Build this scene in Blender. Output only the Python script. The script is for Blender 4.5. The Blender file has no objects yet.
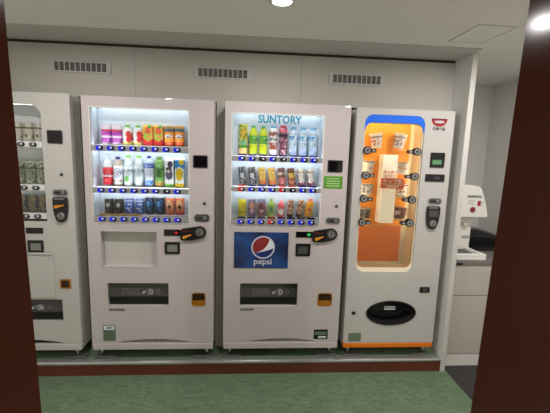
import bpy, bmesh, math, random
from mathutils import Vector, Matrix
random.seed(7)
PI = math.pi
SC = bpy.context.scene
COL = SC.collection

# ------------------------------------------------------------------ materials
def srgb(r, g, b):
    def f(c):
        c /= 255.0
        return c/12.92 if c <= 0.04045 else ((c+0.055)/1.055)**2.4
    return (f(r), f(g), f(b), 1.0)

MATS = {}
def mat(name, col, rough=0.5, metal=0.0, emit=None, estr=0.0, coat=0.0, vary=0.0, vscale=8.0, spec=0.5, bump=0.0, bscale=200.0):
    if name in MATS: return MATS[name]
    m = bpy.data.materials.new(name); m.use_nodes = True
    nt = m.node_tree; b = nt.nodes['Principled BSDF']
    b.inputs['Base Color'].default_value = col
    b.inputs['Roughness'].default_value = rough
    b.inputs['Metallic'].default_value = metal
    b.inputs['Coat Weight'].default_value = coat
    b.inputs['Specular IOR Level'].default_value = spec
    if emit:
        b.inputs['Emission Color'].default_value = emit
        b.inputs['Emission Strength'].default_value = estr
    tc = nt.nodes.new('ShaderNodeTexCoord')
    if vary > 0:
        n = nt.nodes.new('ShaderNodeTexNoise'); n.inputs['Scale'].default_value = vscale
        n.inputs['Detail'].default_value = 4
        nt.links.new(tc.outputs['Object'], n.inputs['Vector'])
        mr = nt.nodes.new('ShaderNodeMapRange')
        mr.inputs['From Min'].default_value = 0.3; mr.inputs['From Max'].default_value = 0.7
        mr.inputs['To Min'].default_value = 1-vary; mr.inputs['To Max'].default_value = 1+vary*0.5
        nt.links.new(n.outputs['Fac'], mr.inputs['Value'])
        mx = nt.nodes.new('ShaderNodeVectorMath'); mx.operation = 'SCALE'
        mx.inputs[0].default_value = col[:3]
        nt.links.new(mr.outputs['Result'], mx.inputs['Scale'])
        nt.links.new(mx.outputs['Vector'], b.inputs['Base Color'])
    if bump > 0:
        n2 = nt.nodes.new('ShaderNodeTexNoise'); n2.inputs['Scale'].default_value = bscale
        nt.links.new(tc.outputs['Object'], n2.inputs['Vector'])
        bp = nt.nodes.new('ShaderNodeBump'); bp.inputs['Strength'].default_value = bump
        bp.inputs['Distance'].default_value = 0.001
        nt.links.new(n2.outputs['Fac'], bp.inputs['Height'])
        nt.links.new(bp.outputs['Normal'], b.inputs['Normal'])
    MATS[name] = m
    return m

def glassmat(name, tint=(1, 1, 1, 1), rough=0.02, refl=1.0):
    m = bpy.data.materials.new(name); m.use_nodes = True
    nt = m.node_tree; nt.nodes.clear()
    o = nt.nodes.new('ShaderNodeOutputMaterial')
    t = nt.nodes.new('ShaderNodeBsdfTransparent'); t.inputs['Color'].default_value = tint
    g = nt.nodes.new('ShaderNodeBsdfGlossy'); g.inputs['Roughness'].default_value = rough
    f = nt.nodes.new('ShaderNodeFresnel'); f.inputs['IOR'].default_value = 1.35
    k = nt.nodes.new('ShaderNodeMath'); k.operation = 'MULTIPLY'; k.inputs[1].default_value = refl
    mx = nt.nodes.new('ShaderNodeMixShader')
    nt.links.new(f.outputs[0], k.inputs[0]); nt.links.new(k.outputs[0], mx.inputs[0])
    nt.links.new(t.outputs[0], mx.inputs[1]); nt.links.new(g.outputs[0], mx.inputs[2])
    nt.links.new(mx.outputs[0], o.inputs['Surface'])
    return m

def seam_mat(name, col, seams, axis, width=0.003, dark=0.72, rough=0.55, vary=0.03, extra=None):
    """painted panels with narrow joints at the given object coordinates"""
    m = mat(name, col, rough, vary=vary, vscale=1.5)
    nt = m.node_tree; b = nt.nodes['Principled BSDF']
    tc = nt.nodes.new('ShaderNodeTexCoord'); sp = nt.nodes.new('ShaderNodeSeparateXYZ')
    nt.links.new(tc.outputs['Object'], sp.inputs[0])
    src = b.inputs['Base Color'].links[0].from_socket
    allseams = [(axis, s) for s in seams] + (extra or [])
    for ax, s in allseams:
        c = nt.nodes.new('ShaderNodeMath'); c.operation = 'COMPARE'
        c.inputs[1].default_value = s; c.inputs[2].default_value = width/2
        nt.links.new(sp.outputs[ax], c.inputs[0])
        mx = nt.nodes.new('ShaderNodeMixRGB'); nt.links.new(c.outputs[0], mx.inputs[0])
        nt.links.new(src, mx.inputs[1]); mx.inputs[2].default_value = tuple(x*dark for x in col[:3])+(1,)
        src = mx.outputs[0]
    nt.links.new(src, b.inputs['Base Color'])
    return m

def print_mat(name, base, layers, rough=0.35, cyl=True):
    """printed packaging: bands, ovals and lettering-like marks, in the object's own coordinates.
    layers: ('band', z0, z1, col) ('oval', cx, cz, rx, rz, col) ('marks', z0, z1, col, scale, threshold)"""
    m = bpy.data.materials.new(name); m.use_nodes = True
    nt = m.node_tree; b = nt.nodes['Principled BSDF']; b.inputs['Roughness'].default_value = rough
    tc = nt.nodes.new('ShaderNodeTexCoord'); sp = nt.nodes.new('ShaderNodeSeparateXYZ')
    nt.links.new(tc.outputs['Object'], sp.inputs[0])
    def math_(op, a, bb=None, c=None):
        n = nt.nodes.new('ShaderNodeMath'); n.operation = op
        for i, v in enumerate((a, bb, c)):
            if v is None: continue
            if isinstance(v, (int, float)): n.inputs[i].default_value = v
            else: nt.links.new(v, n.inputs[i])
        return n.outputs[0]
    rgb = nt.nodes.new('ShaderNodeRGB'); rgb.outputs[0].default_value = base
    src = rgb.outputs[0]
    for L in layers:
        if L[0] == 'band':
            f = math_('MULTIPLY', math_('GREATER_THAN', sp.outputs[2], L[1]), math_('LESS_THAN', sp.outputs[2], L[2])); col = L[3]
        elif L[0] == 'oval':
            dx = math_('DIVIDE', math_('SUBTRACT', sp.outputs[0], L[1]), L[3])
            dz = math_('DIVIDE', math_('SUBTRACT', sp.outputs[2], L[2]), L[4])
            f = math_('LESS_THAN', math_('ADD', math_('MULTIPLY', dx, dx), math_('MULTIPLY', dz, dz)), 1.0); col = L[5]
        elif L[0] == 'marks':
            n = nt.nodes.new('ShaderNodeTexNoise'); n.inputs['Scale'].default_value = L[4]; n.inputs['Detail'].default_value = 1
            nt.links.new(tc.outputs['Object'], n.inputs['Vector'])
            f = math_('MULTIPLY', math_('GREATER_THAN', sp.outputs[2], L[1]), math_('LESS_THAN', sp.outputs[2], L[2]))
            f = math_('MULTIPLY', f, math_('GREATER_THAN', n.outputs['Fac'], L[5])); col = L[3]
        mx = nt.nodes.new('ShaderNodeMixRGB'); nt.links.new(f, mx.inputs[0])
        nt.links.new(src, mx.inputs[1]); mx.inputs[2].default_value = col; src = mx.outputs[0]
    nt.links.new(src, b.inputs['Base Color'])
    return m

WHITE = mat('cream_white_enamel', srgb(200, 191, 188), 0.32, vary=0.02, vscale=3, coat=0.15)
WHITE2 = mat('grey_white_enamel', srgb(196, 193, 187), 0.35, vary=0.02, vscale=3, coat=0.1)
SIDE = mat('cabinet_side_paint', srgb(232, 228, 220), 0.5, vary=0.03)
SIDEG = mat('grey_cabinet_side', srgb(215, 212, 208), 0.5, vary=0.03)
LINER = mat('cool_white_liner', srgb(214, 224, 232), 0.55)
DKLINER = mat('dark_liner', srgb(70, 70, 70), 0.6)
GRLINER = mat('grey_liner', srgb(205, 206, 204), 0.6)
CREAM = mat('cream_liner', srgb(250, 236, 200), 0.6)
ORANGE = mat('orange_panel', srgb(252, 158, 22), 0.55, vary=0.05, vscale=5)
ORANGE2 = mat('deep_orange_panel', srgb(238, 130, 46), 0.6, vary=0.05, vscale=6)
ORTRIM = mat('orange_kick_strip', srgb(232, 120, 10), 0.4)
BLUEARCH = mat('bright_blue_acrylic', srgb(5, 108, 240), 0.3)
BLACK = mat('black_plastic', srgb(22, 21, 21), 0.28)
BLACKM = mat('matt_black', srgb(16, 15, 15), 0.6)
SCREEN = mat('black_screen_glass', srgb(14, 14, 18), 0.06)
RAILM = mat('grey_metal_rail', srgb(165, 165, 162), 0.35, 0.3)
RAILW = mat('white_rail', srgb(225, 224, 220), 0.4)
SHELFW = mat('white_shelf', srgb(225, 230, 230), 0.5)
BTNB = mat('blue_button', srgb(25, 35, 200), 0.18, emit=srgb(20, 30, 230), estr=0.25)
BTNR = mat('red_button', srgb(190, 30, 35), 0.18, emit=srgb(220, 20, 20), estr=0.15)
BTNK = mat('black_button', srgb(25, 27, 34), 0.15)
BTNG = mat('grey_button', srgb(80, 84, 86), 0.2)
BTNGLINT = mat('painted_button_glint', srgb(235, 240, 250), 0.25)
CHROME = mat('brushed_chrome', srgb(190, 190, 188), 0.25, 0.9)
GREYM = mat('zinc_grey_metal', srgb(140, 140, 138), 0.4, 0.6)
GREYP = mat('mid_grey_plastic', srgb(150, 149, 146), 0.45)
DGREY = mat('dark_grey_plastic', srgb(75, 75, 74), 0.45)
AMBER = mat('amber_plastic', srgb(165, 103, 24), 0.25)
AMBDK = mat('dark_amber_plastic', srgb(50, 28, 14), 0.2)
LEVER = mat('orange_yellow_lever', srgb(222, 145, 40), 0.35)
REDLED = mat('red_led', srgb(255, 40, 40), 0.5, emit=srgb(255, 40, 40), estr=0.6)
GRNLED = mat('green_led', srgb(60, 235, 110), 0.5, emit=srgb(60, 235, 110), estr=0.5)
LCDGRN = mat('dim_green_lcd', srgb(70, 110, 80), 0.4, emit=srgb(80, 130, 90), estr=0.15)
LCDG = mat('grey_lcd', srgb(130, 133, 124), 0.3)
TEAL = mat('teal_lettering', srgb(30, 140, 165), 0.5)
WHITEP = mat('white_print', srgb(225, 228, 232), 0.5)
REDP = mat('deep_red_print', srgb(158, 12, 34), 0.4)
DREDP = mat('maroon_print', srgb(110, 10, 30), 0.4)
BLKP = mat('black_print', srgb(40, 38, 38), 0.5)
GRNST = mat('bright_green_sticker', srgb(85, 150, 30), 0.45)
GRNPRT = mat('pale_green_print', srgb(190, 220, 160), 0.5)
SAGE = mat('sage_green_sticker', srgb(105, 125, 100), 0.5)
SAGED = mat('dark_sage_print', srgb(62, 80, 62), 0.5)
NAVYT = mat('navy_price_tag', srgb(40, 30, 110), 0.4)
REDT = mat('red_price_tag', srgb(230, 60, 50), 0.4)
YELT = mat('yellow_shelf_strip', srgb(225, 180, 70), 0.4)
WOOD = mat('dark_red_brown_laminate', srgb(56, 22, 9), 0.12, vary=0.12, vscale=3, spec=0.13)
SKIRT = mat('red_brown_skirting', srgb(98, 46, 32), 0.4, vary=0.12, vscale=6)
ALU = mat('aluminium_nosing', srgb(190, 192, 188), 0.2, 0.7)
SLOTD = mat('vent_dark', srgb(60, 60, 60), 0.7)
VENTF = mat('vent_frame_paint', srgb(182, 180, 174), 0.5)
VENTL = mat('vent_louvre_paint', srgb(125, 125, 122), 0.5)
REVEAL = mat('dark_reveal', srgb(45, 36, 30), 0.7)
LEDM = mat('led_white', (1, 1, 1, 1), 0.5, emit=(0.90, 0.95, 1.0, 1), estr=8.5)
LEDDOT = mat('led_dot', (1, 1, 1, 1), 0.5, emit=(0.88, 1.0, 0.98, 1), estr=6)
LEDTOP = mat('led_top', (1, 1, 1, 1), 0.5, emit=(0.90, 0.95, 1.0, 1), estr=5.5)
FILLDIM = mat('added_dim_fill', (1, 1, 1, 1), 0.5, emit=(0.95, 1.0, 0.93, 1), estr=3.0)
LEDW = mat('led_warm', (1, 1, 1, 1), 0.5, emit=(1.0, 0.90, 0.66, 1), estr=15)
LAMP = mat('downlight_diffuser', (1, 1, 1, 1), 0.5, emit=(1.0, 0.95, 0.90, 1), estr=30)
GLASS = glassmat('display_glass')
FLAP = mat('smoked_flap', srgb(64, 63, 61), 0.12)

def lino():
    m = bpy.data.materials.new('green_marbled_linoleum'); m.use_nodes = True
    nt = m.node_tree; b = nt.nodes['Principled BSDF']; b.inputs['Roughness'].default_value = 0.38
    tc = nt.nodes.new('ShaderNodeTexCoord')
    mp = nt.nodes.new('ShaderNodeMapping'); mp.inputs['Scale'].default_value = (1.0, 2.6, 1)
    nt.links.new(tc.outputs['Object'], mp.inputs[0])
    n = nt.nodes.new('ShaderNodeTexNoise'); n.inputs['Scale'].default_value = 12; n.inputs['Detail'].default_value = 8
    n.inputs['Roughness'].default_value = 0.62; n.inputs['Distortion'].default_value = 1.4
    nt.links.new(mp.outputs[0], n.inputs['Vector'])
    r = nt.nodes.new('ShaderNodeValToRGB'); e = r.color_ramp.elements
    e[0].position = 0.32; e[0].color = srgb(82, 105, 80)
    e[1].position = 0.68; e[1].color = srgb(117, 137, 108)
    x = e.new(0.5); x.color = srgb(99, 121, 94)
    nt.links.new(n.outputs['Fac'], r.inputs[0]); nt.links.new(r.outputs[0], b.inputs['Base Color'])
    return m
LINO = lino()
DARKF = mat('charcoal_floor_mat', srgb(52, 51, 50), 0.75, vary=0.2, vscale=30, bump=0.3)
WALLM = seam_mat('cream_wall_panels', srgb(180, 177, 168), [-1.457, -0.311, 0.835], 0, 0.004, 0.66)
CEILM = seam_mat('pale_ceiling_panels', srgb(244, 242, 236), [-1.40, -0.41, 0.765, 1.95], 0, 0.005, 0.92, 0.6)
CEILM2 = mat('ceiling_edge_profile', srgb(198, 197, 191), 0.55, vary=0.02)
PALEW = mat('bright_white_wall', srgb(238, 236, 230), 0.6)
NOOK = mat('nook_grey_white_panel', srgb(238, 237, 234), 0.5, vary=0.02)
EDGEW = mat('white_edge_strip', srgb(232, 228, 220), 0.4)
CABW = mat('cabinet_laminate', srgb(190, 184, 174), 0.45, vary=0.02)
CTR = mat('grey_worktop', srgb(118, 114, 108), 0.35, vary=0.05, vscale=40)

# ------------------------------------------------------------------ mesh builder
def rrect(x0, x1, z0, z1, r, n=6):
    r = min(r, (x1-x0)/2-1e-5, (z1-z0)/2-1e-5); p = []
    for cx, cz, a0 in ((x1-r, z1-r, 0), (x0+r, z1-r, 90), (x0+r, z0+r, 180), (x1-r, z0+r, 270)):
        for k in range(n+1):
            a = math.radians(a0+90*k/n); p.append((cx+r*math.cos(a), cz+r*math.sin(a)))
    return p
def ellipse(cx, cz, rx, rz, n=32, a0=0, a1=2*PI):
    full = abs(a1-a0-2*PI) < 1e-6
    m = n if full else n+1
    return [(cx+rx*math.cos(a0+(a1-a0)*k/n), cz+rz*math.sin(a0+(a1-a0)*k/n)) for k in range(m)]
def hull(pts):
    pts = sorted(set((round(a, 6), round(b, 6)) for a, b in pts))
    def cr(o, a, b): return (a[0]-o[0])*(b[1]-o[1])-(a[1]-o[1])*(b[0]-o[0])
    lo = []
    for p in pts:
        while len(lo) > 1 and cr(lo[-2], lo[-1], p) <= 0: lo.pop()
        lo.append(p)
    up = []
    for p in reversed(pts):
        while len(up) > 1 and cr(up[-2], up[-1], p) <= 0: up.pop()
        up.append(p)
    return lo[:-1]+up[:-1]

class MB:
    def __init__(s): s.v = []; s.f = []; s.m = []; s.sm = []
    def add(s, vs, fs, mi=0, smooth=False):
        o = len(s.v); s.v += [tuple(v) for v in vs]
        for f in fs: s.f.append([o+i for i in f]); s.m.append(mi); s.sm.append(smooth)
        return s
    def box(s, x0, x1, y0, y1, z0, z1, mi=0):
        v = [(x, y, z) for z in (z0, z1) for y in (y0, y1) for x in (x0, x1)]
        return s.add(v, [(0, 2, 3, 1), (4, 5, 7, 6), (0, 1, 5, 4), (2, 6, 7, 3), (0, 4, 6, 2), (1, 3, 7, 5)], mi)
    def slab(s, outline, y0, y1, holes=(), mi=0):
        """flat outline in the x-z plane given thickness from y0 (front) to y1"""
        cu = bpy.data.curves.new('t', 'CURVE'); cu.dimensions = '2D'; cu.fill_mode = 'BOTH'
        cu.extrude = abs(y1-y0)/2
        for loop in [outline]+list(holes):
            sp = cu.splines.new('POLY'); sp.points.add(len(loop)-1)
            for i, (a, b) in enumerate(loop): sp.points[i].co = (a, b, 0, 1)
            sp.use_cyclic_u = True
        ob = bpy.data.objects.new('t', cu)
        me = bpy.data.meshes.new_from_object(ob)
        ym = (y0+y1)/2
        bm = bmesh.new(); bm.from_mesh(me); bmesh.ops.remove_doubles(bm, verts=bm.verts, dist=1e-6)
        bmesh.ops.recalc_face_normals(bm, faces=bm.faces)
        bm.verts.index_update()
        s.add([(v.co.x, ym-v.co.z, v.co.y) for v in bm.verts], [[v.index for v in f.verts] for f in bm.faces], mi)
        bm.free(); bpy.data.objects.remove(ob); bpy.data.curves.remove(cu); bpy.data.meshes.remove(me)
        return s
    def prism(s, pts3, d, mi=0):
        """polygon of 3D points swept by vector d"""
        n = len(pts3); d = Vector(d)
        v = [Vector(p) for p in pts3]+[Vector(p)+d for p in pts3]
        fs = [list(range(n))[::-1], list(range(n, 2*n))]+[(i, (i+1) % n, n+(i+1) % n, n+i) for i in range(n)]
        return s.add(v, fs, mi)
    def lathe(s, prof, c=(0, 0, 0), axis='z', n=24, mis=None, mi=0, sx=1.0, sy=1.0, caps=True):
        o = []; k = len(prof)
        for r, h in prof:
            for j in range(n):
                a = 2*PI*j/n; x, y = r*math.cos(a)*sx, r*math.sin(a)*sy
                if axis == 'z': p = (c[0]+x, c[1]+y, c[2]+h)
                else: p = (c[0]+x, c[1]-h, c[2]+y)
                o.append(p)
        off = len(s.v); s.v += o
        for i in range(k-1):
            for j in range(n):
                s.f.append([off+i*n+j, off+i*n+(j+1) % n, off+(i+1)*n+(j+1) % n, off+(i+1)*n+j])
                s.m.append(mis[i] if mis else mi); s.sm.append(True)
        if not caps: return s
        s.f.append([off+j for j in range(n)][::-1]); s.m.append(mis[0] if mis else mi); s.sm.append(False)
        s.f.append([off+(k-1)*n+j for j in range(n)]); s.m.append(mis[-1] if mis else mi); s.sm.append(False)
        return s
    def text(s, body, x, z, y, size, align='CENTER', mi=0, sx=1.0, bold=0.0, depth=0.0008, space=1.0):
        cu = bpy.data.curves.new('t', 'FONT'); cu.body = body; cu.size = size; cu.align_x = align
        cu.offset = bold; cu.extrude = depth; cu.resolution_u = 3; cu.space_character = space
        ob = bpy.data.objects.new('t', cu); COL.objects.link(ob)
        dg = bpy.context.evaluated_depsgraph_get(); dg.update()
        me = bpy.data.meshes.new_from_object(ob.evaluated_get(dg))
        s.add([(x+v.co.x*sx, y-v.co.z, z+v.co.y) for v in me.vertices], [list(p.vertices) for p in me.polygons], mi)
        bpy.data.objects.remove(ob); bpy.data.curves.remove(cu); bpy.data.meshes.remove(me)
        return s
    def build(s, name, mats, parent=None, bevel=0.0, kind=None, label=None, seg=2):
        me = bpy.data.meshes.new(name)
        off = Vector((0, 0, 0))
        if parent is not None and 'origin' in ORI.get(parent.name, {}): off = ORI[parent.name]['origin']
        me.from_pydata([Vector(v)-off for v in s.v], [], s.f)
        if not isinstance(mats, (list, tuple)): mats = [mats]
        for m in mats: me.materials.append(m)
        for i, p in enumerate(me.polygons): p.material_index = min(s.m[i], len(mats)-1); p.use_smooth = s.sm[i]
        me.update()
        o = bpy.data.objects.new(name, me); COL.objects.link(o)
        if parent is not None:
            o.parent = parent; ORI[o.name] = {'origin': off}
        if bevel > 0:
            b = o.modifiers.new('bevel', 'BEVEL'); b.width = bevel; b.segments = seg
            b.limit_method = 'ANGLE'; b.angle_limit = math.radians(40); b.harden_normals = False
        if kind: o['kind'] = kind
        if label: o['label'] = label
        return o
ORI = {}

def thing(name, loc, label, cat, group=None):
    o = bpy.data.objects.new(name, None); COL.objects.link(o); o.location = loc
    o.empty_display_size = 0.05
    o['label'] = label; o['category'] = cat
    if group: o['group'] = group
    ORI[o.name] = {'origin': Vector(loc)}
    return o
def structure(mb, name, m, bevel=0.0): return mb.build(name, m, kind='structure', bevel=bevel)
def Bx(*a): return MB().box(*a)

# ------------------------------------------------------------------ the room
ZF, ZC = -0.10, 2.20        # floor and ceiling; z = 0 is the top of the plinth
structure(Bx(-1.9, 2.0, -1.85, 0.02, ZF-0.05, ZF), 'floor', LINO)
structure(Bx(-1.9, 2.9, -4.3, -1.85, ZF-0.05, ZF), 'floor_behind', mat('pale_bounce_floor', srgb(205, 198, 182), 0.5))  # unseen floor, added in a pale tone to bounce light up
structure(Bx(2.0, 2.9, -1.85, 1.1, ZF-0.05, ZF+0.002), 'floor_dark', DARKF)
structure(Bx(-1.9, 2.9, -4.3, 1.1, ZC, ZC+0.06), 'ceiling', CEILM)
structure(Bx(-1.9, 1.955, -0.15, 0.17, ZC-0.006, ZC), 'trim_ceiling_edge', CEILM2, 0.002)
wb = Bx(-1.9, 1.955, 0.16, 0.20, 1.838, ZC-0.024)
for a, b in ((-1.9, -1.53), (-0.678, -0.609), (0.246, 0.313), (1.167, 1.205), (1.901, 1.955)): wb.box(a, b, 0.16, 0.20, 0.0, 1.838)
structure(wb, 'wall_back', WALLM)
structure(Bx(-1.9, 1.955, 0.168, 0.20, ZC-0.024, ZC-0.006), 'trim_reveal', REVEAL)
structure(Bx(-1.9, 1.955, 0.82, 0.86, ZF, ZC), 'wall_alcove', NOOK)
structure(Bx(-1.96, -1.9, -4.3, 1.1, ZF, ZC), 'wall_left', PALEW)
structure(Bx(2.84, 2.9, -4.3, 1.1, ZF, ZC), 'wall_right', PALEW)
structure(Bx(1.985, 2.9, 1.04, 1.1, ZF, ZC), 'wall_nook', NOOK)
structure(Bx(-1.9, 2.9, -4.36, -4.3, ZF, ZC), 'wall_behind', PALEW)  # unseen wall, added bright white to soften the room light
structure(Bx(1.955, 1.985, -0.046, 1.04, ZF, ZC), 'wall_partition', NOOK)
structure(Bx(1.951, 1.989, -0.052, -0.046, ZF, ZC), 'trim_partition_edge', mat('partition_edge_paint', srgb(205, 202, 194), 0.45), 0.002)
# plinth
structure(Bx(-1.9, 1.955, -0.035, 0.82, ZF, -0.002), 'trim_plinth', LINO)
structure(Bx(-1.9, 1.951, -0.047, -0.035, ZF, -0.014), 'baseboard_plinth', SKIRT)
n = MB(); n.slab([(0, 0)]*3, 0, 0) if False else None
prof = [(-0.004, 0.000), (-0.004, 0.0025), (-0.040, 0.0035), (-0.048, 0.001), (-0.051, -0.005), (-0.051, -0.016), (-0.047, -0.016), (-0.047, 0.0)]
n.prism([(-1.9, y, z) for y, z in prof], (3.851, 0, 0))
structure(n, 'trim_plinth_nosing', ALU)

# doorway the view is taken through (a brown laminated partition)
def post(name, x_top, x_bot, sgn, width):
    # visible edge leans by about a centimetre over the height of the opening
    def xe(z): return x_bot+(x_top-x_bot)*(z-0.97)/(1.80-0.97)
    yf, yb, fl = -1.845, -1.800, 0.045*sgn
    m = MB()
    v = []
    for z in (ZF, ZC):
        e = xe(z); v += [(e, yf, z), (e+fl, yb, z), (e+width*sgn, yb, z), (e+width*sgn, yf, z)]
    m.add(v, [(0, 1, 2, 3), (7, 6, 5, 4), (0, 4, 5, 1), (1, 5, 6, 2), (2, 6, 7, 3), (3, 7, 4, 0)])
    return structure(m, name, WOOD)
post('trim_left', 0.0627, 0.0775, -1, 0.45)
post('trim_right', 0.9840, 0.9665, 1, 0.55)

# ceiling hatch: a flush panel in a narrow frame
h = thing('ceiling_hatch', (1.77, -0.41, ZC), 'square flush access hatch in the pale ceiling', 'hatch')
MB().slab([(1.665, -1), (1.875, -1), (1.875, 0), (1.665, 0)], 0, 0.001)
def flat_ring(x0, x1, y0, y1, w, z0, z1):
    return MB().box(x0, x1, y0, y0+w, z0, z1).box(x0, x1, y1-w, y1, z0, z1).box(x0, x0+w, y0+w, y1-w, z0, z1).box(x1-w, x1, y0+w, y1-w, z0, z1)
flat_ring(1.662, 1.878, -0.565, -0.258, 0.004, ZC-0.004, ZC).build('hatch_frame', mat('hatch_frame_grey', srgb(208, 207, 200), 0.5), h)
Bx(1.669, 1.871, -0.558, -0.265, ZC-0.003, ZC).build('hatch_panel', CEILM, h)

# downlights
def downlight(x, y, lab, power):
    t = thing('ceiling_downlight', (x, y, ZC), lab, 'ceiling light', 'round recessed downlights')
    MB().lathe([(0.045, -0.008), (0.058, -0.008), (0.064, -0.003), (0.064, 0.0), (0.045, 0.0)], (x, y, ZC), n=40, caps=False).build('trim_ring', EDGEW, t)
    MB().lathe([(0.0449, -0.006), (0.0449, -0.001)], (x, y, ZC), n=40).build('diffuser', LAMP, t)
    L = bpy.data.lights.new('downlight', 'AREA'); L.shape = 'DISK'; L.size = 0.085; L.energy = power
    L.color = (1.0, 0.958, 0.955)
    o = bpy.data.objects.new('downlight_lamp', L); COL.objects.link(o); o.parent = t; o.location = (0, 0, -0.0095)
for x, y, lab, pw in ((0.616, -0.715, 'round lit downlight in the ceiling above the machines, the one in view', 10.5),
                  (-0.66, -0.757, 'round downlight above the grey vending machine, outside the view', 10),
                  (1.936, -0.757, 'round downlight above the sink nook, hidden by the brown door post', 16),
                  (1.936, -3.02, 'round downlight behind the viewer on the right', 17),
                  (-0.66, -2.93, 'added unseen round downlight behind the viewer on the left', 17)):  # rear left lamp is an unseen addition that softens the overall light
    downlight(x, y, lab, pw)

# air vents
def vent(x0, x1, lab):
    z0, z1, y = 1.996, 2.071, 0.16
    t = thing('air_vent', ((x0+x1)/2, y, z0), lab, 'air vent', 'air vents in the upper wall')
    w = (x1-x0-0.05)/10; holes = []
    for i in range(10):
        a = x0+0.027+i*w
        holes.append([(a, z0+0.010), (a+w-0.006, z0+0.010), (a+w-0.006, z1-0.010), (a, z1-0.010)])
    MB().slab([(x0, z0), (x1, z0), (x1, z1), (x0, z1)], y-0.008, y-0.001, holes).build('frame', VENTF, t)
    Bx(x0+0.01, x1-0.01, y-0.0015, y-0.0003, z0+0.006, z1-0.006).build('backing', SLOTD, t)
    m = MB()
    for k in range(6):
        zz = z0+0.016+k*0.0085
        m.add([(x0+0.02, y-0.0065, zz), (x1-0.02, y-0.0065, zz), (x1-0.02, y-0.002, zz+0.006), (x0+0.02, y-0.002, zz+0.006),
               (x0+0.02, y-0.0055, zz-0.001), (x1-0.02, y-0.0055, zz-0.001), (x1-0.02, y-0.001, zz+0.005), (x0+0.02, y-0.001, zz+0.005)],
              [(0, 1, 2, 3), (7, 6, 5, 4), (0, 4, 5, 1), (3, 2, 6, 7)])
    m.build('louvres', VENTL, t)
vent(-0.863, -0.467, 'slotted air vent in the upper wall, above the grey unlit vending machine side')
vent(0.092, 0.484, 'slotted air vent in the upper wall, between the two drink machines')
vent(1.034, 1.434, 'slotted air vent in the upper wall, above the noodle vending machine')

# ------------------------------------------------------------------ vending machine kit
ZB = 0.07
def carcass(t, x0, x1, zt, door_holes, door_mat, side_mat, depth=0.72, corner=0.012, zlip=0.119):
    z0 = ZB
    # hollow cabinet behind the door
    b = MB().box(x0+0.004, x0+0.024, 0.058, depth, z0, zt-0.006).box(x1-0.024, x1-0.004, 0.058, depth, z0, zt-0.006)
    b.box(x0+0.024, x1-0.024, 0.058, depth, zt-0.026, zt-0.006).box(x0+0.024, x1-0.024, 0.058, depth, z0, z0+0.02)
    b.box(x0+0.024, x1-0.024, depth-0.02, depth, z0+0.02, zt-0.026)
    b.build('cabinet_body', side_mat, t)
    Bx(x0+0.008, x1-0.008, 0.049, 0.058, z0+0.01, zt-0.012).build('door_gasket', BLACKM, t) if False else None
    o = rrect(x0, x1, zlip+0.002, zt, corner)
    d = MB().slab(o, 0.0, 0.05, door_holes).build('front_door', door_mat, t, bevel=0.006)
    # hinge side seam
    MB().box(x0+0.007, x0+0.012, 0.05, 0.058, z0, zt-0.01).box(x1-0.012, x1-0.007, 0.05, 0.058, z0, zt-0.01).build('door_gasket', DGREY, t)
    return d
def kick(t, x0, x1, m, z1=0.119):
    Bx(x0+0.002, x1-0.002, -0.004, 0.05, ZB, z1-0.001).build('kick_panel', m, t, bevel=0.005)
def feet(t, x0, x1, ypl, xa, xb):
    for i, (a, b) in enumerate((xa, xb)):
        cx = (a+b)/2
        lx = (x0+0.05) if i == 0 else (x1-0.05)
        f = MB().box(a, b, 0.002, 0.075, 0.0037, 0.008)
        f.build('foot_plate', GREYM, t)
        MB().lathe([(0.011, 0.008), (0.011, ZB)], (lx, 0.045, 0), n=16).build('foot', CHROME, t)
    for lx in (x0+0.05, x1-0.05):
        MB().lathe([(0.022, 0.0), (0.022, 0.006), (0.011, 0.008), (0.011, ZB)], (lx, 0.62, 0), n=16).build('foot', CHROME, t)
def liner(t, x0, x1, z0, z1, depth, m, name='display_liner', y=0.012, th=0.004, r=0.0):
    x0 += 0.002; x1 -= 0.002; z0 += 0.0015; z1 -= 0.0015; th -= 0.0005
    b = MB().box(x0-th, x0, y, depth, z0-th, z1+th).box(x1, x1+th, y, depth, z0-th, z1+th)
    b.box(x0, x1, y, depth, z1, z1+th).box(x0, x1, y, depth, z0-th, z0).box(x0-th, x1+th, depth, depth+th, z0-th, z1+th)
    return b.build(name, m, t)
def vbutton(rail, x, z, w, hh, col, y=-0.006):
    b = MB()
    b.slab(rrect(x-w/2, x+w/2, z-hh/2, z+hh/2, hh/2), y-0.006, y)
    b.slab(rrect(x+w*0.04, x+w*0.49, z-hh*0.46, z+hh*0.46, hh*0.45), y-0.0072, y-0.0045, mi=1)
    b.slab(rrect(x-w*0.06, x+w*0.22, z-hh*0.08, z+hh*0.24, hh*0.1), y-0.0085, y-0.0065, mi=2)  # white glare spot on the button, put in as a coloured patch
    return b.build('button', [col, BTNK, BTNGLINT], rail)
def rail(t, x0, x1, z0, z1, m, xs, cols, w=0.048, hh=0.031):
    r = MB().box(x0, x1, -0.006, 0.012, z0, z1).build('button_rail', m, t, bevel=0.002)
    for x, c in zip(xs, cols): vbutton(r, x, (z0+z1)/2, w, hh, c)
    return r
def shelf(t, x0, x1, z, depth, m=SHELFW):
    Bx(x0, x1, 0.040, depth, z-0.006, z-0.001).build('product_shelf', m, t)
def lightbar(t, x0, x1, z, m=LEDM, y0=0.016, y1=0.028, h=0.022):
    Bx(x0, x1, y0, y1, z-h, z).build('light_bar', m, t)
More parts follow.
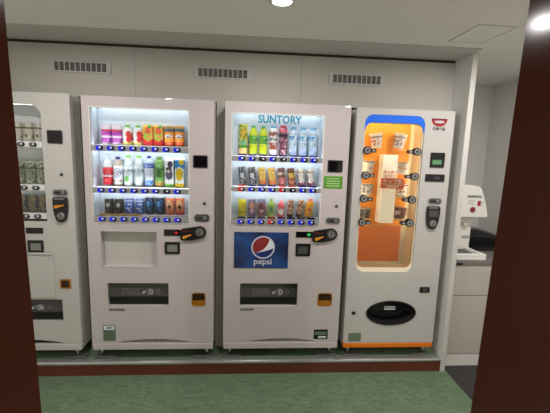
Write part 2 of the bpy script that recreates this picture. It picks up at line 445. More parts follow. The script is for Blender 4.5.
def bill_slot(t, x0, x1, z0, z1, m=GREYP, lever=DGREY):
    b = MB().slab(rrect(x0, x1, z0, z1, 0.022), -0.004, 0.0).build('bill_slot', m, t, bevel=0.0015)
    MB().slab(rrect(x0+0.008, x1-0.008, z0+0.008, z1-0.008, 0.016), -0.0045, -0.004).slab(
        rrect(x0+0.02, x1-0.02, (z0+z1)/2-0.003, (z0+z1)/2+0.004, 0.002), -0.007, -0.0045, mi=1).build('slot_mouth', [DGREY if m is not WHITE2 else GREYP, BLACKM], b)
    cx = x1-0.034
    MB().lathe([(0.012, 0.0), (0.012, 0.006), (0.009, 0.008)], (cx, -0.0045, (z0+z1)/2), 'y', 20).build('knob', GREYM, b)
def keyhole(t, x, z):
    k = MB().lathe([(0.011, 0.0), (0.011, 0.004), (0.009, 0.005)], (x, 0, z), 'y', 20).build('lock', DGREY, t)
    MB().box(x-0.0015, x+0.0015, -0.0062, -0.005, z-0.005, z+0.005).build('key_slot', BLACKM, k)
def coin_h(t, x, z):
    """black coin unit lying sideways: x left end, z height of the round slot's middle"""
    o = hull(rrect(x, x+0.09, z-0.062, z+0.020, 0.018)+ellipse(x+0.133, z-0.004, 0.044, 0.043))
    b = MB().slab(o, -0.016, 0.0).build('coin_unit', BLACK, t, bevel=0.006)
    cx = x+0.133; zr = z; z = z-0.004
    MB().lathe([(0.030, 0.0), (0.033, 0.003), (0.026, 0.005)], (cx, -0.016, z), 'y', 28).build('slot_ring', DGREY, b)
    MB().slab(ellipse(cx, z, 0.022, 0.022, 24), -0.0225, -0.021).slab([(cx-0.003, z-0.016), (cx+0.004, z-0.016), (cx+0.004, z+0.016), (cx-0.003, z+0.016)], -0.0235, -0.0225, mi=1).slab(
        rrect(cx-0.020, cx-0.008, z-0.004, z+0.014, 0.003), -0.0245, -0.0225, mi=2).build('coin_slot', [GREYM, BLACKM, CHROME], b)
    MB().slab([(x+0.016, z-0.041), (x+0.030, z-0.046), (x+0.050, z-0.033), (x+0.078, z-0.019), (x+0.074, z-0.013), (x+0.044, z-0.021), (x+0.020, z-0.026)], -0.028, -0.016).build('return_lever', LEVER, b, bevel=0.002)
    MB().box(x+0.014, x+0.07, -0.0175, -0.016, z+0.006, z+0.011).build('indicator', mat('dim_red_print', srgb(120, 30, 25), 0.4), b)
def coin_v(t, x0, x1, z0, z1, lever=True):
    cx = (x0+x1)/2+0.002; w = x1-x0
    o = hull(rrect(x0, x1, z1-0.075, z1, 0.014)+ellipse(cx-0.002, z0+0.036, 0.036, 0.036)+[(x0+0.004, z1-0.105), (x1-0.004, z1-0.105)])
    b = MB().slab(o, -0.016, 0.0).build('coin_unit', BLACK, t, bevel=0.006)
    MB().lathe([(0.024, 0.0), (0.026, 0.003), (0.018, 0.005)], (cx, -0.016, z0+0.042), 'y', 24).build('slot_ring', GREYM, b)
    MB().box(cx-0.0025, cx+0.0025, -0.0225, -0.0205, z0+0.03, z0+0.054).build('coin_slot', BLACKM, b)
    MB().box(x0+0.012, x1-0.02, -0.0175, -0.016, z1-0.014, z1-0.008).build('indicator', GREYP, b)
    if lever:
        zl = z1-0.055
        MB().slab([(x0+0.010, zl-0.016), (x0+0.024, zl-0.019), (x0+0.048, zl-0.010), (x0+0.076, zl-0.001), (x0+0.072, zl+0.005), (x0+0.040, zl+0.003), (x0+0.014, zl+0.001)], -0.028, -0.016).build('return_lever', LEVER, b, bevel=0.002)
    else:
        MB().slab(rrect(x0+0.012, x1-0.016, z1-0.075, z1-0.03, 0.008), -0.021, -0.016).build('return_lever', DGREY, b, bevel=0.002)
def price_display(t, x0, x1, z0, z1, led, digits, dx):
    b = MB().slab(rrect(x0, x1, z0, z1, 0.004), -0.004, 0.0).build('price_display', SCREEN, t, bevel=0.001)
    if led: MB().text(digits, dx, z0+0.013, -0.0046, 0.024, 'CENTER', bold=0.0001, depth=0.0003).build('digits', led, b)
    return b
def id_window(t, x0, x1, z0, z1, m):
    b = MB().slab(rrect(x0, x1, z0, z1, 0.006), -0.006, 0.0, [rrect(x0+0.016, x1-0.016, z0+0.016, z1-0.018, 0.004)]).build('reader_frame', BLACK, t, bevel=0.002)
    Bx(x0+0.014, x1-0.014, -0.002, -0.0005, z0+0.014, z1-0.016).build('reader_window', m, b)
def flapped_port(t, x0, x1, z0, z1, marks=True):
    liner(t, x0, x1, z0, z1, 0.13, DKLINER, 'port_liner', y=0.03, th=0.003)
    f = MB().prism([(x0+0.004, 0.012, z0+0.066), (x1-0.004, 0.012, z0+0.066), (x1-0.004, 0.022, z1-0.003), (x0+0.004, 0.022, z1-0.003)], (0, 0.004, 0)).build('port_flap', FLAP, t)
    MB().prism([(x0+0.004, 0.010, z0+0.056), (x1-0.004, 0.010, z0+0.056), (x1-0.004, 0.010, z0+0.066), (x0+0.004, 0.010, z0+0.066)], (0, 0.012, 0)).build('flap_lip', BLACK, f)
    Bx(x0+0.004, x1-0.004, 0.028, 0.034, z0+0.002, z0+0.056).build('lower_flap', BLACK, t)
    if marks:
        g = mat('grey_print', srgb(120, 120, 118), 0.5); g2 = mat('light_grey_print', srgb(185, 186, 182), 0.5)
        w = x1-x0; m = MB(); zz = (z0+z1)/2+0.016; yy = 0.0145
        m.slab([(0.0, 0.0)]*0 or rrect(x0+w*0.64-0.008, x0+w*0.64+0.008, zz-0.012, zz+0.016, 0.004), yy-0.001, yy)
        for r_ in range(4):
            k = x0+w*0.22
            while k < x0+w*0.50:
                l = random.uniform(0.006, 0.02); m.box(k, k+l, yy-0.001, yy, zz+0.020-r_*0.013, zz+0.025-r_*0.013); k += l+0.005
        m.slab(ellipse(x0+w*0.69, zz, 0.022, 0.022, 24), yy-0.001, yy, [ellipse(x0+w*0.69, zz, 0.016, 0.016, 24)], mi=1)
        m.slab(rrect(x0+w*0.675, x0+w*0.705, zz-0.009, zz+0.009, 0.003), yy-0.001, yy, mi=1)
        m.slab([(x0+w*0.555, zz-0.016), (x0+w*0.60, zz-0.010), (x0+w*0.612, zz+0.014), (x0+w*0.585, zz+0.002), (x0+w*0.57, zz+0.004)], yy-0.001, yy, mi=1)
        m.slab(ellipse(x0+w*0.82, zz+0.002, 0.015, 0.015, 20), yy-0.001, yy, [ellipse(x0+w*0.82, zz+0.002, 0.011, 0.011, 20)])
        m.build('printed_marks', [g, g2], f)
def coin_return(t, x0, x1, z0, z1):
    o = rrect(x0, x1, z0, z1, 0.02)
    liner(t, x0+0.004, x1-0.004, z0+0.004, z1-0.004, 0.07, AMBDK, 'return_cup', y=0.014, th=0.003)
    MB().slab(o, -0.003, 0.001, [rrect(x0+0.007, x1-0.007, z0+0.007, z1-0.007, 0.014)]).build('return_frame', EDGEW if False else AMBER, t, bevel=0.001)
    zz = z0+0.04
    MB().slab(rrect(x0+0.006, x1-0.006, z0+0.006, zz, 0.012), 0.0, 0.006).build('return_lip', AMBER, t, bevel=0.002)
    MB().slab(rrect(x0+0.006, x1-0.006, zz+0.002, z1-0.006, 0.012), 0.006, 0.009).build('return_flap', AMBDK, t)
def arc_grille(t, cx, half, zb, zt, slats=True, nsl=31):
    pts = arc_outline(cx, half, zb, zt)
    MB().slab(arc_outline(cx, half-0.004, zb+0.0005, zt-0.0005), 0.0062, 0.0092).build('grille_backing', BLACKM, t)
    if slats:
        m = MB(); w = 2*half*0.72/nsl
        for i in range(nsl+1):
            x = cx-half*0.72+i*w
            m.box(x-w*0.15, x+w*0.15, 0.002, 0.0062, zb+0.001, zt-(zt-zb)*((x-cx)/half)**2)
        m.build('grille_slats', WHITE, t)
def arc_outline(cx, half, zb, zt, n=24):
    return [(cx-half, zb), (cx+half, zb)]+[(cx+half-2*half*k/n, zb+(zt-zb)*(1-(1-2*k/n)**2)) for k in range(1, n)]

def sticker(t, x0, x1, z0, z1, m, name='sticker', y=-0.0008):
    return Bx(x0, x1, y, 0.0002, z0, z1).build(name, m, t)
def scrawl(x0, x1, z0, z1, rows, y, m, parent, name='sticker_print', fill=0.55, seed=1):
    rd = random.Random(seed); b = MB(); hh = (z1-z0)/rows
    for r_ in range(rows):
        k = x0+rd.uniform(0, 0.004)
        while k < x1-0.004:
            l = rd.uniform(0.004, 0.014); b.box(k, min(k+l, x1), y-0.0005, y, z1-hh*(r_+0.5)-hh*fill/2, z1-hh*(r_+0.5)+hh*fill/2); k += l+0.003
    return b.build(name, m, parent)

# ------------------------------------------------------------------ products
def clr(*a): return srgb(*a)
PRO = {}
def pmat(key, base, layers, rough=0.3):
    if key not in PRO: PRO[key] = print_mat('print_'+key, base, layers, rough)
    return PRO[key]
METALTOP = mat('aluminium_can_end', srgb(200, 202, 204), 0.3, 0.7)
def can(name, loc, h, r, m, lab, group, tilt=0.0, cat='can', sc=None):
    t = thing(name, loc, lab, cat, group)
    x, y, z = loc
    MB().lathe([(r*0.86, 0.0), (r, 0.004), (r, h-0.010), (r*0.90, h-0.003)], loc, n=24).build('can_body', m, t)
    MB().lathe([(r*0.90, h-0.003), (r*0.90, h), (r*0.82, h), (r*0.80, h-0.002)], loc, n=24).build('can_lid', METALTOP, t)
    t.rotation_euler = (0, tilt, 0)
    return t
def bottle(name, loc, h, r, body, cap, lab, group, neck=0.30, label=None, lz=(0.3, 0.6), tilt=0.0, shoulder=None, caph=0.016, capr=None):
    t = thing(name, loc, lab, 'bottle', group)
    rc = capr or r*0.42; s = h*(1-neck)
    prof = [(r*0.85, 0.0), (r, 0.006), (r, s*0.45), (r*0.95, s*0.5), (r, s*0.55), (r, s), (r*0.85, s+(h-s)*0.28), (r*0.55, s+(h-s)*0.6), (rc*0.85, h-caph-0.004), (rc*0.85, h-caph+0.001)]
    MB().lathe(prof, loc, n=24).build('bottle_body', body, t)
    MB().lathe([(rc, h-caph), (rc*1.02, h-caph+0.002), (rc, h-0.001), (rc*0.9, h)], loc, n=20).build('cap', cap, t)
    if label:
        MB().lathe([(r+0.0007, h*lz[0]), (r+0.0007, h*lz[1])], loc, n=24).build('label_sleeve', label, t)
    t.rotation_euler = (0, tilt, 0)
    return t
def carton(name, loc, h, w, m, lab, group, top=None, d=0.045):
    t = thing(name, loc, lab, 'drink carton', group)
    x, y, z = loc
    MB().box(x-w/2, x+w/2, y-d/2, y+d/2, z, z+h*0.9).build('carton_body', m, t, bevel=0.003)
    MB().add([(x-w/2, y-d/2, z+h*0.9), (x+w/2, y-d/2, z+h*0.9), (x+w/2, y+d/2, z+h*0.9), (x-w/2, y+d/2, z+h*0.9), (x-w/2, y, z+h), (x+w/2, y, z+h)],
             [(0, 1, 5, 4), (2, 3, 4, 5), (0, 4, 3), (1, 2, 5), (3, 2, 1, 0)]).build('gable_top', top or m, t)
    return t
C_ = lambda *a: srgb(*a)
YP = 0.0915
# ================================================================== machine B
def machine_drinks_left():
    x0, x1, zt = -0.607, 0.244, 1.83
    t = thing('vending_machine', ((x0+x1)/2, 0.36, 0.0), 'white drink vending machine with red price digits and an empty advert recess', 'vending machine', 'floor standing vending machines')
    wx0, wx1, wz0, wz1 = -0.560, 0.076, 0.999, 1.760
    holes = [[(wx0, wz0), (wx1, wz0), (wx1, wz1), (wx0, wz1)],
             [(-0.522, 0.686), (-0.141, 0.686), (-0.141, 0.94), (-0.522, 0.94)],
             [(-0.487, 0.400), (-0.070, 0.400), (-0.070, 0.569), (-0.487, 0.569)],
             rrect(0.091, 0.189, 0.401, 0.500, 0.02), arc_outline(-0.170, 0.27, 0.124, 0.150)]
    carcass(t, x0, x1, zt, holes, WHITE, SIDE)
    kick(t, x0, x1, WHITE)
    feet(t, x0, x1, 0, (-0.604, -0.441), (0.10, 0.245))
    MB().slab([(wx0-0.004, wz0-0.004), (wx1+0.004, wz0-0.004), (wx1+0.004, wz1+0.004), (wx0-0.004, wz1+0.004)], -0.002, 0.006, [[(wx0+0.002, wz0+0.003), (wx1-0.003, wz0+0.003), (wx1-0.003, wz1-0.002), (wx0+0.002, wz1-0.002)]]).build('display_frame', EDGEW, t)
    liner(t, wx0, wx1, wz0, wz1+0.02, 0.128, LINER)
    Bx(wx0, wx1, 0.0125, 0.0145, wz0, wz1).build('glass_pane', GLASS, t)
    xs = [-0.501+0.0716*i for i in range(8)]
    for (a, b) in ((1.479, 1.519), (1.201, 1.238), (1.006, 1.043)):
        cols = [BTNB]*8
        if a == 1.201: cols = [BTNB]*6+[BTNK, BTNB]
        rail(t, wx0+0.001, wx1-0.001, a, b, RAILM, xs, cols)
        shelf(t, wx0, wx1, b+0.002, 0.128)
    lightbar(t, wx0+0.01, wx1-0.01, 1.777, y0=0.052, y1=0.066, h=0.012, m=LEDTOP)
    for z in (1.511, 1.231): lightbar(t, wx0+0.01, wx1-0.01, z)
    for i in range(6):
        x = wx0+0.06+i*0.104
        MB().lathe([(0.012, -0.003), (0.012, 0.0)], (x, 0.108, 1.779), n=16).build('led', LEDDOT, t)
    # yellow strips in front of the lowest cans
    for i in range(4): Bx(xs[i]-0.03, xs[i]+0.034, 0.024, 0.027, 1.045, 1.056).build('price_tag', YELT, t)
    # advert recess, empty
    liner(t, -0.522, -0.141, 0.686, 0.94, 0.048, WHITE2, 'advert_recess', y=0.02, th=0.003)
    MB().slab([(-0.526, 0.682), (-0.137, 0.682), (-0.137, 0.944), (-0.526, 0.944)], -0.0015, 0.002, [[(-0.518, 0.690), (-0.145, 0.690), (-0.145, 0.936), (-0.518, 0.936)]]).build('advert_frame', WHITE, t)
    flapped_port(t, -0.487, -0.070, 0.400, 0.569)
    s = sticker(t, -0.483, -0.374, 0.364, 0.382, GREYP, 'notice_strip'); scrawl(-0.481, -0.376, 0.365, 0.381, 2, -0.0009, BLKP, s, seed=4)
    coin_return(t, 0.091, 0.189, 0.401, 0.500)
    card_reader(t, 0.105, 0.201, 1.385, 1.468)
    keyhole(t, 0.180, 1.142)
    bill_slot(t, 0.111, 0.215, 1.015, 1.067, m=DGREY)
    price_display(t, -0.095, 0.013, 0.913, 0.957, REDLED, '10', -0.012)
    coin_h(t, 0.017, 0.945)
    id_window(t, -0.091, 0.012, 0.783, 0.869, LCDG)
    s = sticker(t, -0.530, -0.443, 0.137, 0.259, SAGE, 'green_notice')
    b = MB().box(-0.524, -0.450, -0.0014, -0.0008, 0.222, 0.252).build('notice_header', WHITEP, s); 
    scrawl(-0.505, -0.465, 0.226, 0.25, 1, -0.0015, SAGED, b, seed=2)
    scrawl(-0.524, -0.450, 0.145, 0.215, 5, -0.0009, SAGED, s, seed=3, fill=0.35)
    arc_grille(t, -0.170, 0.27, 0.124, 0.150)
    return xs
def card_reader(t, x0, x1, z0, z1):
    b = MB().slab(rrect(x0, x1, z0, z1, 0.005), -0.006, 0.0).build('card_reader', BLACK, t, bevel=0.002)
    Bx(x0+0.008, x1-0.008, -0.0068, -0.006, z0+0.008, z1-0.008).build('reader_screen', SCREEN, b)

xsB = machine_drinks_left()
G1 = 'drinks in the white machine without lettering'
xB = lambda i: -0.488+0.0697*i
# top shelf
z1 = 1.522
pm = pmat('purple_fizz', C_(236, 226, 238), [('band', 0.012, 0.094, C_(190, 90, 190)), ('marks', 0.02, 0.085, C_(120, 50, 140), 60, 0.55), ('band', 0.045, 0.058, C_(235, 220, 235)), ('band', 0.088, 0.100, C_(225, 60, 90))])
for i, w in ((0, 'at the left end'), (1, 'second from the left end')):
    can('drink_can', (xB(i), YP, z1), 0.135, 0.0335, pm, 'purple and white can %s of the top shelf, white drink machine' % w, 'drinks on top shelf of plain white machine')
rm = pmat('red_white_pet', C_(240, 240, 235), [('band', 0.0, 0.022, C_(240, 225, 130)), ('oval', 0.014, 0.055, 0.020, 0.038, C_(225, 45, 50)), ('oval', -0.012, 0.056, 0.014, 0.022, C_(245, 245, 240)), ('marks', 0.03, 0.08, C_(90, 130, 110), 70, 0.62)])
GCAP = mat('green_cap', srgb(130, 205, 80), 0.4); BCAP = mat('navy_cap', srgb(35, 45, 130), 0.4); CLEARP = mat('pale_clear_plastic', srgb(228, 238, 240), 0.15); LBCAP = mat('light_blue_cap', srgb(120, 190, 225), 0.4)
for i, w in ((2, 'third from the left'), (3, 'fourth from the left, beside the orange and red carton')):
    bottle('drink_bottle', (xB(i), YP, z1), 0.135, 0.032, rm, GCAP, 'small green-capped bottle with red apple print, %s on the top shelf' % w, 'drinks on top shelf of plain white machine', neck=0.30, capr=0.017)
om = pmat('green_orange_red', C_(246, 190, 60), [('band', 0.0, 0.045, C_(218, 40, 50)), ('oval', 0.0, 0.072, 0.026, 0.045, C_(160, 190, 70)), ('oval', 0.0, 0.10, 0.018, 0.022, C_(235, 100, 60)), ('marks', 0.03, 0.12, C_(245, 120, 70), 55, 0.58), ('oval', 0.012, 0.128, 0.012, 0.012, C_(60, 160, 60))])
for i, w in ((4, 'left one of the pair'), (5, 'right one of the pair')):
    carton('juice_carton', (xB(i), YP, z1), 0.140, 0.062, om, 'green, orange and red juice carton, %s on the top shelf' % w, 'drinks on top shelf of plain white machine', d=0.05)
om2 = pmat('orange_blue', C_(248, 160, 40), [('band', 0.098, 0.118, C_(80, 100, 130)), ('oval', 0.0, 0.068, 0.026, 0.016, C_(235, 225, 215)), ('marks', 0.055, 0.08, C_(70, 90, 140), 70, 0.58), ('band', 0.0, 0.030, C_(235, 95, 40)), ('band', 0.120, 0.128, C_(110, 160, 90))])
for i, w in ((6, 'second from the right end'), (7, 'at the right end')):
    can('drink_can', (xB(i), YP, z1), 0.140, 0.0335, om2, 'orange can with blue-grey top band %s of the top shelf' % w, 'drinks on top shelf of plain white machine')
# middle shelf
z2 = 1.241
RED = mat('bright_red_label', srgb(215, 25, 45), 0.35)
redl = pmat('red_script', C_(214, 25, 42), [('marks', 0.05, 0.10, C_(240, 215, 215), 50, 0.60), ('band', 0.062, 0.076, C_(235, 200, 205))])
bottle('drink_bottle', (xB(0), YP, z2), 0.205, 0.032, CLEARP, CLEARP, 'clear bottle with wide red label at the left end of the middle shelf', 'drinks on middle shelf of plain white machine', label=redl, lz=(0.04, 0.62))
wl = pmat('white_blue_oval', C_(238, 240, 242), [('oval', 0, 0.092, 0.025, 0.032, C_(110, 130, 190)), ('oval', 0, 0.092, 0.022, 0.028, C_(236, 240, 246)), ('marks', 0.075, 0.108, C_(90, 110, 180), 90, 0.58), ('marks', 0.028, 0.046, C_(150, 120, 110), 70, 0.5)])
bottle('drink_bottle', (xB(1), YP, z2), 0.200, 0.031, mat('milky_tan_plastic', srgb(205, 192, 175), 0.3), BCAP, 'white-labelled bottle with navy cap, beside the red-labelled one', 'drinks on middle shelf of plain white machine', label=wl, lz=(0.08, 0.70), capr=0.016)
for i, w in ((2, 'with a green leaf print, third on the middle shelf'), (3, 'without leaf print, fourth on the middle shelf')):
    L = [('marks', 0.10, 0.118, C_(110, 140, 150), 80, 0.52)]
    if i == 2: L += [('oval', -0.006, 0.052, 0.016, 0.020, C_(110, 205, 60)), ('marks', 0.03, 0.08, C_(225, 240, 230), 70, 0.66)]
    wm = pmat('water_%d' % i, C_(226, 238, 240), L)
    bottle('drink_bottle', (xB(i), YP, z2), 0.212, 0.031, CLEARP, GCAP, 'clear water bottle with green cap %s' % w, 'drinks on middle shelf of plain white machine', label=wm, lz=(0.10, 0.66), capr=0.015)
bl = pmat('blue_sport', C_(222, 230, 242), [('band', 0.128, 0.165, C_(35, 80, 175)), ('marks', 0.128, 0.160, C_(200, 215, 240), 80, 0.62), ('band', 0.0, 0.045, C_(80, 140, 220)), ('marks', 0.0, 0.045, C_(200, 220, 240), 60, 0.56)])
bottle('drink_bottle', (xB(4), YP, z2), 0.212, 0.032, mat('pale_blue_plastic', srgb(205, 220, 235), 0.2), BCAP, 'blue-capped sports drink bottle with blue top band, fifth on the middle shelf', 'drinks on middle shelf of plain white machine', label=bl, lz=(0.02, 0.76), neck=0.22)
gl = pmat('green_tea', C_(110, 165, 70), [('band', 0.0, 0.036, C_(190, 160, 80)), ('marks', 0.05, 0.15, C_(50, 110, 50), 45, 0.54), ('oval', 0.0, 0.10, 0.010, 0.032, C_(60, 115, 55))])
bottle('drink_bottle', (xB(5), YP, z2), 0.210, 0.032, mat('green_tea_plastic', srgb(120, 165, 80), 0.2), mat('green_tea_cap', srgb(95, 140, 70), 0.4), 'green tea bottle with tan foot band, sixth on the middle shelf', 'drinks on middle shelf of plain white machine', label=gl, lz=(0.02, 0.76), neck=0.24, capr=0.018)
gp = pmat('grape', C_(236, 238, 236), [('oval', 0.008, 0.158, 0.018, 0.022, C_(60, 45, 75)), ('oval', -0.002, 0.125, 0.020, 0.015, C_(75, 60, 70)), ('oval', 0.0, 0.085, 0.024, 0.034, C_(95, 85, 120)), ('oval', -0.004, 0.11, 0.010, 0.012, C_(215, 220, 205)), ('band', 0.0, 0.024, C_(140, 205, 85))])
carton('juice_carton', (xB(6), YP, z2), 0.205, 0.060, gp, 'white juice carton with dark purple grapes and green foot band', 'drinks on middle shelf of plain white machine', d=0.05)
lm = pmat('lemon_blue', C_(240, 245, 240), [('band', 0.13, 0.19, C_(50, 130, 190)), ('oval', 0.013, 0.175, 0.017, 0.02, C_(220, 190, 60)), ('oval', 0.0, 0.090, 0.028, 0.052, C_(240, 245, 225)), ('oval', 0.0, 0.090, 0.023, 0.044, C_(235, 195, 40)), ('band', 0.0, 0.028, C_(240, 205, 50)), ('marks', 0.07, 0.11, C_(190, 150, 40), 60, 0.6)])
carton('juice_carton', (xB(7), YP, z2), 0.210, 0.060, lm, 'blue juice carton with a yellow lemon at the right end of the middle shelf', 'drinks on middle shelf of plain white machine', d=0.05)
# bottom shelf
z3 = 1.046
def small(i, key, base, layers, h, lab, x=None):
    can('drink_can', (xB(i) if x is None else x, YP, z3+0.001), h, 0.0290 if h < 0.11 else 0.0315, pmat(key, base, layers), lab, 'drinks on bottom shelf of plain white machine')
Lk = [('oval', 0, 0.062, 0.012, 0.016, C_(200, 195, 185)), ('marks', 0.02, 0.09, C_(120, 115, 110), 60, 0.60)]
small(0, 'black_coffee', C_(42, 38, 38), Lk, 0.108, 'small black coffee can at the left end of the bottom shelf')
small(1, 'black_coffee', C_(42, 38, 38), Lk, 0.108, 'small black coffee can second from left on the bottom shelf')
Lb = [('marks', 0.02, 0.10, C_(190, 205, 230), 48, 0.56), ('band', 0.088, 0.096, C_(200, 215, 235))]
small(2, 'blue_coffee', C_(60, 90, 170), Lb, 0.108, 'small blue can with pale print, left one of two on the bottom shelf')
small(3, 'blue_coffee', C_(60, 90, 170), Lb, 0.108, 'small blue can with pale print, right one of two on the bottom shelf')
Ln = [('marks', 0.02, 0.11, C_(50, 100, 160), 45, 0.54), ('oval', -0.006, 0.075, 0.012, 0.022, C_(90, 150, 200))]
small(4, 'navy_coffee', C_(18, 24, 40), Ln, 0.122, 'taller black and blue can fifth from left on the bottom shelf')
small(5, 'navy_coffee', C_(18, 24, 40), Ln, 0.122, 'taller black and blue can sixth from left on the bottom shelf')
Lo = [('oval', 0, 0.070, 0.022, 0.034, C_(235, 190, 140)), ('oval', 0.0, 0.055, 0.013, 0.014, C_(90, 50, 35)), ('marks', 0.02, 0.12, C_(190, 80, 60), 55, 0.62), ('band', 0.0, 0.016, C_(200, 70, 70))]
small(6, 'tan_cafe', C_(222, 130, 90), Lo, 0.122, 'orange-tan can with portrait print second from the right end of the bottom shelf')
small(7, 'tan_cafe', C_(222, 130, 90), Lo, 0.122, 'orange-tan can with portrait print at the right end of the bottom shelf')

# ================================================================== machine C
def machine_suntory():
    x0, x1, zt = 0.315, 1.165, 1.83
    t = thing('vending_machine', ((x0+x1)/2, 0.36, 0.0), 'white drink vending machine with teal lettering and a blue advert panel', 'vending machine', 'floor standing vending machines')
    wx0, wx1, wz0, wz1 = 0.361, 0.984, 1.000, 1.757
    holes = [[(wx0, wz0), (wx1, wz0), (wx1, wz1), (wx0, wz1)],
             [(0.433, 0.398), (0.848, 0.398), (0.848, 0.571), (0.433, 0.571)],
             rrect(0.997, 1.104, 0.400, 0.500, 0.02), arc_outline(0.745, 0.26, 0.124, 0.149)]
    carcass(t, x0, x1, zt, holes, WHITE, SIDE)
    kick(t, x0, x1, WHITE)
    feet(t, x0, x1, 0, (0.307, 0.455), (1.014, 1.168))
    MB().slab([(wx0-0.004, wz0-0.004), (wx1+0.004, wz0-0.004), (wx1+0.004, wz1+0.004), (wx0-0.004, wz1+0.004)], -0.002, 0.006, [[(wx0+0.002, wz0+0.003), (wx1-0.003, wz0+0.003), (wx1-0.003, wz1-0.002), (wx0+0.002, wz1-0.002)]]).build('display_frame', EDGEW, t)
    liner(t, wx0, wx1, wz0, wz1+0.02, 0.128, LINER)
    Bx(wx0, wx1, 0.0125, 0.0145, wz0, wz1).build('glass_pane', GLASS, t)
    xs = [0.430+0.0705*i for i in range(8)]
    B, R, K = BTNB, BTNR, BTNK
    specs = (((1.438, 1.474), [B, B, K, B, K, B, B, B], 1.474, [NAVYT]*8),
             ((1.231, 1.264), [R, B, B, B, R, K, B, B], 1.264, [REDT, NAVYT, NAVYT, NAVYT, REDT, REDT, NAVYT, NAVYT]),
             ((1.004, 1.039), [B, B, B, R, B, B, B, B], 1.039, [NAVYT, NAVYT, NAVYT, REDT, NAVYT, NAVYT, NAVYT, NAVYT]))
    for (a, b), cols, zt_, tags in specs:
        rail(t, wx0+0.001, wx1-0.001, a, b, RAILM, xs, cols)
        shelf(t, wx0, wx1, b+0.002, 0.128)
        for x, tg in zip(xs, tags):
            Bx(x-0.026, x+0.030, 0.0225, 0.026, zt_+0.001, zt_+0.012).build('price_tag', tg, t)
    lightbar(t, wx0+0.01, wx1-0.01, 1.774, y0=0.052, y1=0.066, h=0.012, m=LEDTOP)
    for z in (1.466, 1.256): lightbar(t, wx0+0.01, wx1-0.01, z)
    for x in (wx0+0.10, wx1-0.13, wx1-0.05):
        MB().lathe([(0.012, -0.003), (0.012, 0.0)], (x, 0.108, 1.776), n=16).build('led', LEDDOT, t)
    MB().text('SUNTORY', 0.681, 1.699, 0.0115, 0.070, 'CENTER', sx=0.90, bold=0.0022, space=1.02).build('lettering', TEAL, t)
    # pepsi panel
    px0, px1, pz0, pz1 = 0.386, 0.769, 0.686, 0.947
    pb = print_blue()
    p = Bx(px0, px1, -0.004, 0.0, pz0, pz1).build('advert_panel', pb, t, bevel=0.001)
    cx, cz, R1, R0 = 0.590, 0.838, 0.083, 0.073
    MB().slab(ellipse(cx, cz, R1, R1, 48), -0.0052, -0.004, [ellipse(cx, cz, R0, R0, 48)]).build('emblem_ring', mat('pale_ring', srgb(200, 200, 215), 0.4), p)
    def P(a, r=R0): return (cx+r*math.cos(math.radians(a)), cz+r*math.sin(math.radians(a)))
    pivot = P(212)
    def bez(a, b, c, n=14): return [((1-k/n)**2*a[0]+2*(1-k/n)*(k/n)*b[0]+(k/n)**2*c[0], (1-k/n)**2*a[1]+2*(1-k/n)*(k/n)*b[1]+(k/n)**2*c[1]) for k in range(n+1)]
    redlow = bez(pivot, (cx+0.020, cz-0.032), P(52))      # lower edge of the red field
    bluetop = bez(pivot, (cx+0.010, cz-0.034), P(-4))     # upper edge of the blue field
    arc = lambda a, b, n=24: [P(a+(b-a)*k/n) for k in range(1, n)]
    MB().slab(redlow+arc(52, 212), -0.0052, -0.004).build('emblem_red', mat('emblem_red', srgb(142, 34, 38), 0.4), p)
    MB().slab(bluetop+arc(-4, -148), -0.0052, -0.004).build('emblem_blue', mat('emblem_blue', srgb(22, 40, 110), 0.4), p)
    MB().slab(redlow+arc(52, -4, 8)+bluetop[::-1][:-1], -0.0052, -0.004).build('emblem_swoosh', WHITEP, p)
    MB().text('pepsi', cx, 0.716, -0.0045, 0.062, 'CENTER', sx=1.02, bold=0.0006).build('lettering', mat('pale_lettering', srgb(205, 208, 215), 0.4), p)
    flapped_port(t, 0.433, 0.848, 0.398, 0.571)
    s = sticker(t, 0.435, 0.536, 0.364, 0.384, GREYP, 'notice_strip'); scrawl(0.437, 0.534, 0.366, 0.383, 2, -0.0009, BLKP, s, seed=5)
    coin_return(t, 0.997, 1.104, 0.400, 0.500)
    card_reader(t, 1.022, 1.125, 1.380, 1.462)
    s = sticker(t, 1.000, 1.132, 1.265, 1.351, GRNST, 'green_sticker')
    scrawl(1.018, 1.112, 1.275, 1.342, 4, -0.0009, GRNPRT, s, seed=9, fill=0.45)
    keyhole(t, 1.099, 1.141)
    bill_slot(t, 1.025, 1.132, 1.010, 1.063)
    price_display(t, 0.819, 0.935, 0.913, 0.955, GRNLED, '88', 0.912)
    coin_h(t, 0.936, 0.944)
    id_window(t, 0.822, 0.927, 0.778, 0.868, DGREY)
    s = sticker(t, 0.982, 1.087, 0.141, 0.217, BLACK, 'black_notice')
    Bx(0.990, 1.078, -0.0012, -0.0008, 0.176, 0.200).build('notice_header', SAGE, s)
    Bx(1.016, 1.074, -0.0012, -0.0008, 0.150, 0.165).build('notice_footer', WHITEP, s)
    arc_grille(t, 0.745, 0.26, 0.124, 0.149)
def print_blue():
    m = bpy.data.materials.new('blue_advert_film'); m.use_nodes = True
    nt = m.node_tree; b = nt.nodes['Principled BSDF']; b.inputs['Roughness'].default_value = 0.25
    tc = nt.nodes.new('ShaderNodeTexCoord'); n = nt.nodes.new('ShaderNodeTexNoise'); n.inputs['Scale'].default_value = 6
    nt.links.new(tc.outputs['Object'], n.inputs['Vector'])
    r = nt.nodes.new('ShaderNodeValToRGB'); r.color_ramp.elements[0].position = 0.35; r.color_ramp.elements[0].color = srgb(12, 24, 68)
    r.color_ramp.elements[1].position = 0.7; r.color_ramp.elements[1].color = srgb(18, 76, 145)
    nt.links.new(n.outputs['Fac'], r.inputs[0]); nt.links.new(r.outputs[0], b.inputs['Base Color'])
    return m
machine_suntory()
xC = lambda i: 0.436+0.0698*i
z1 = 1.4775
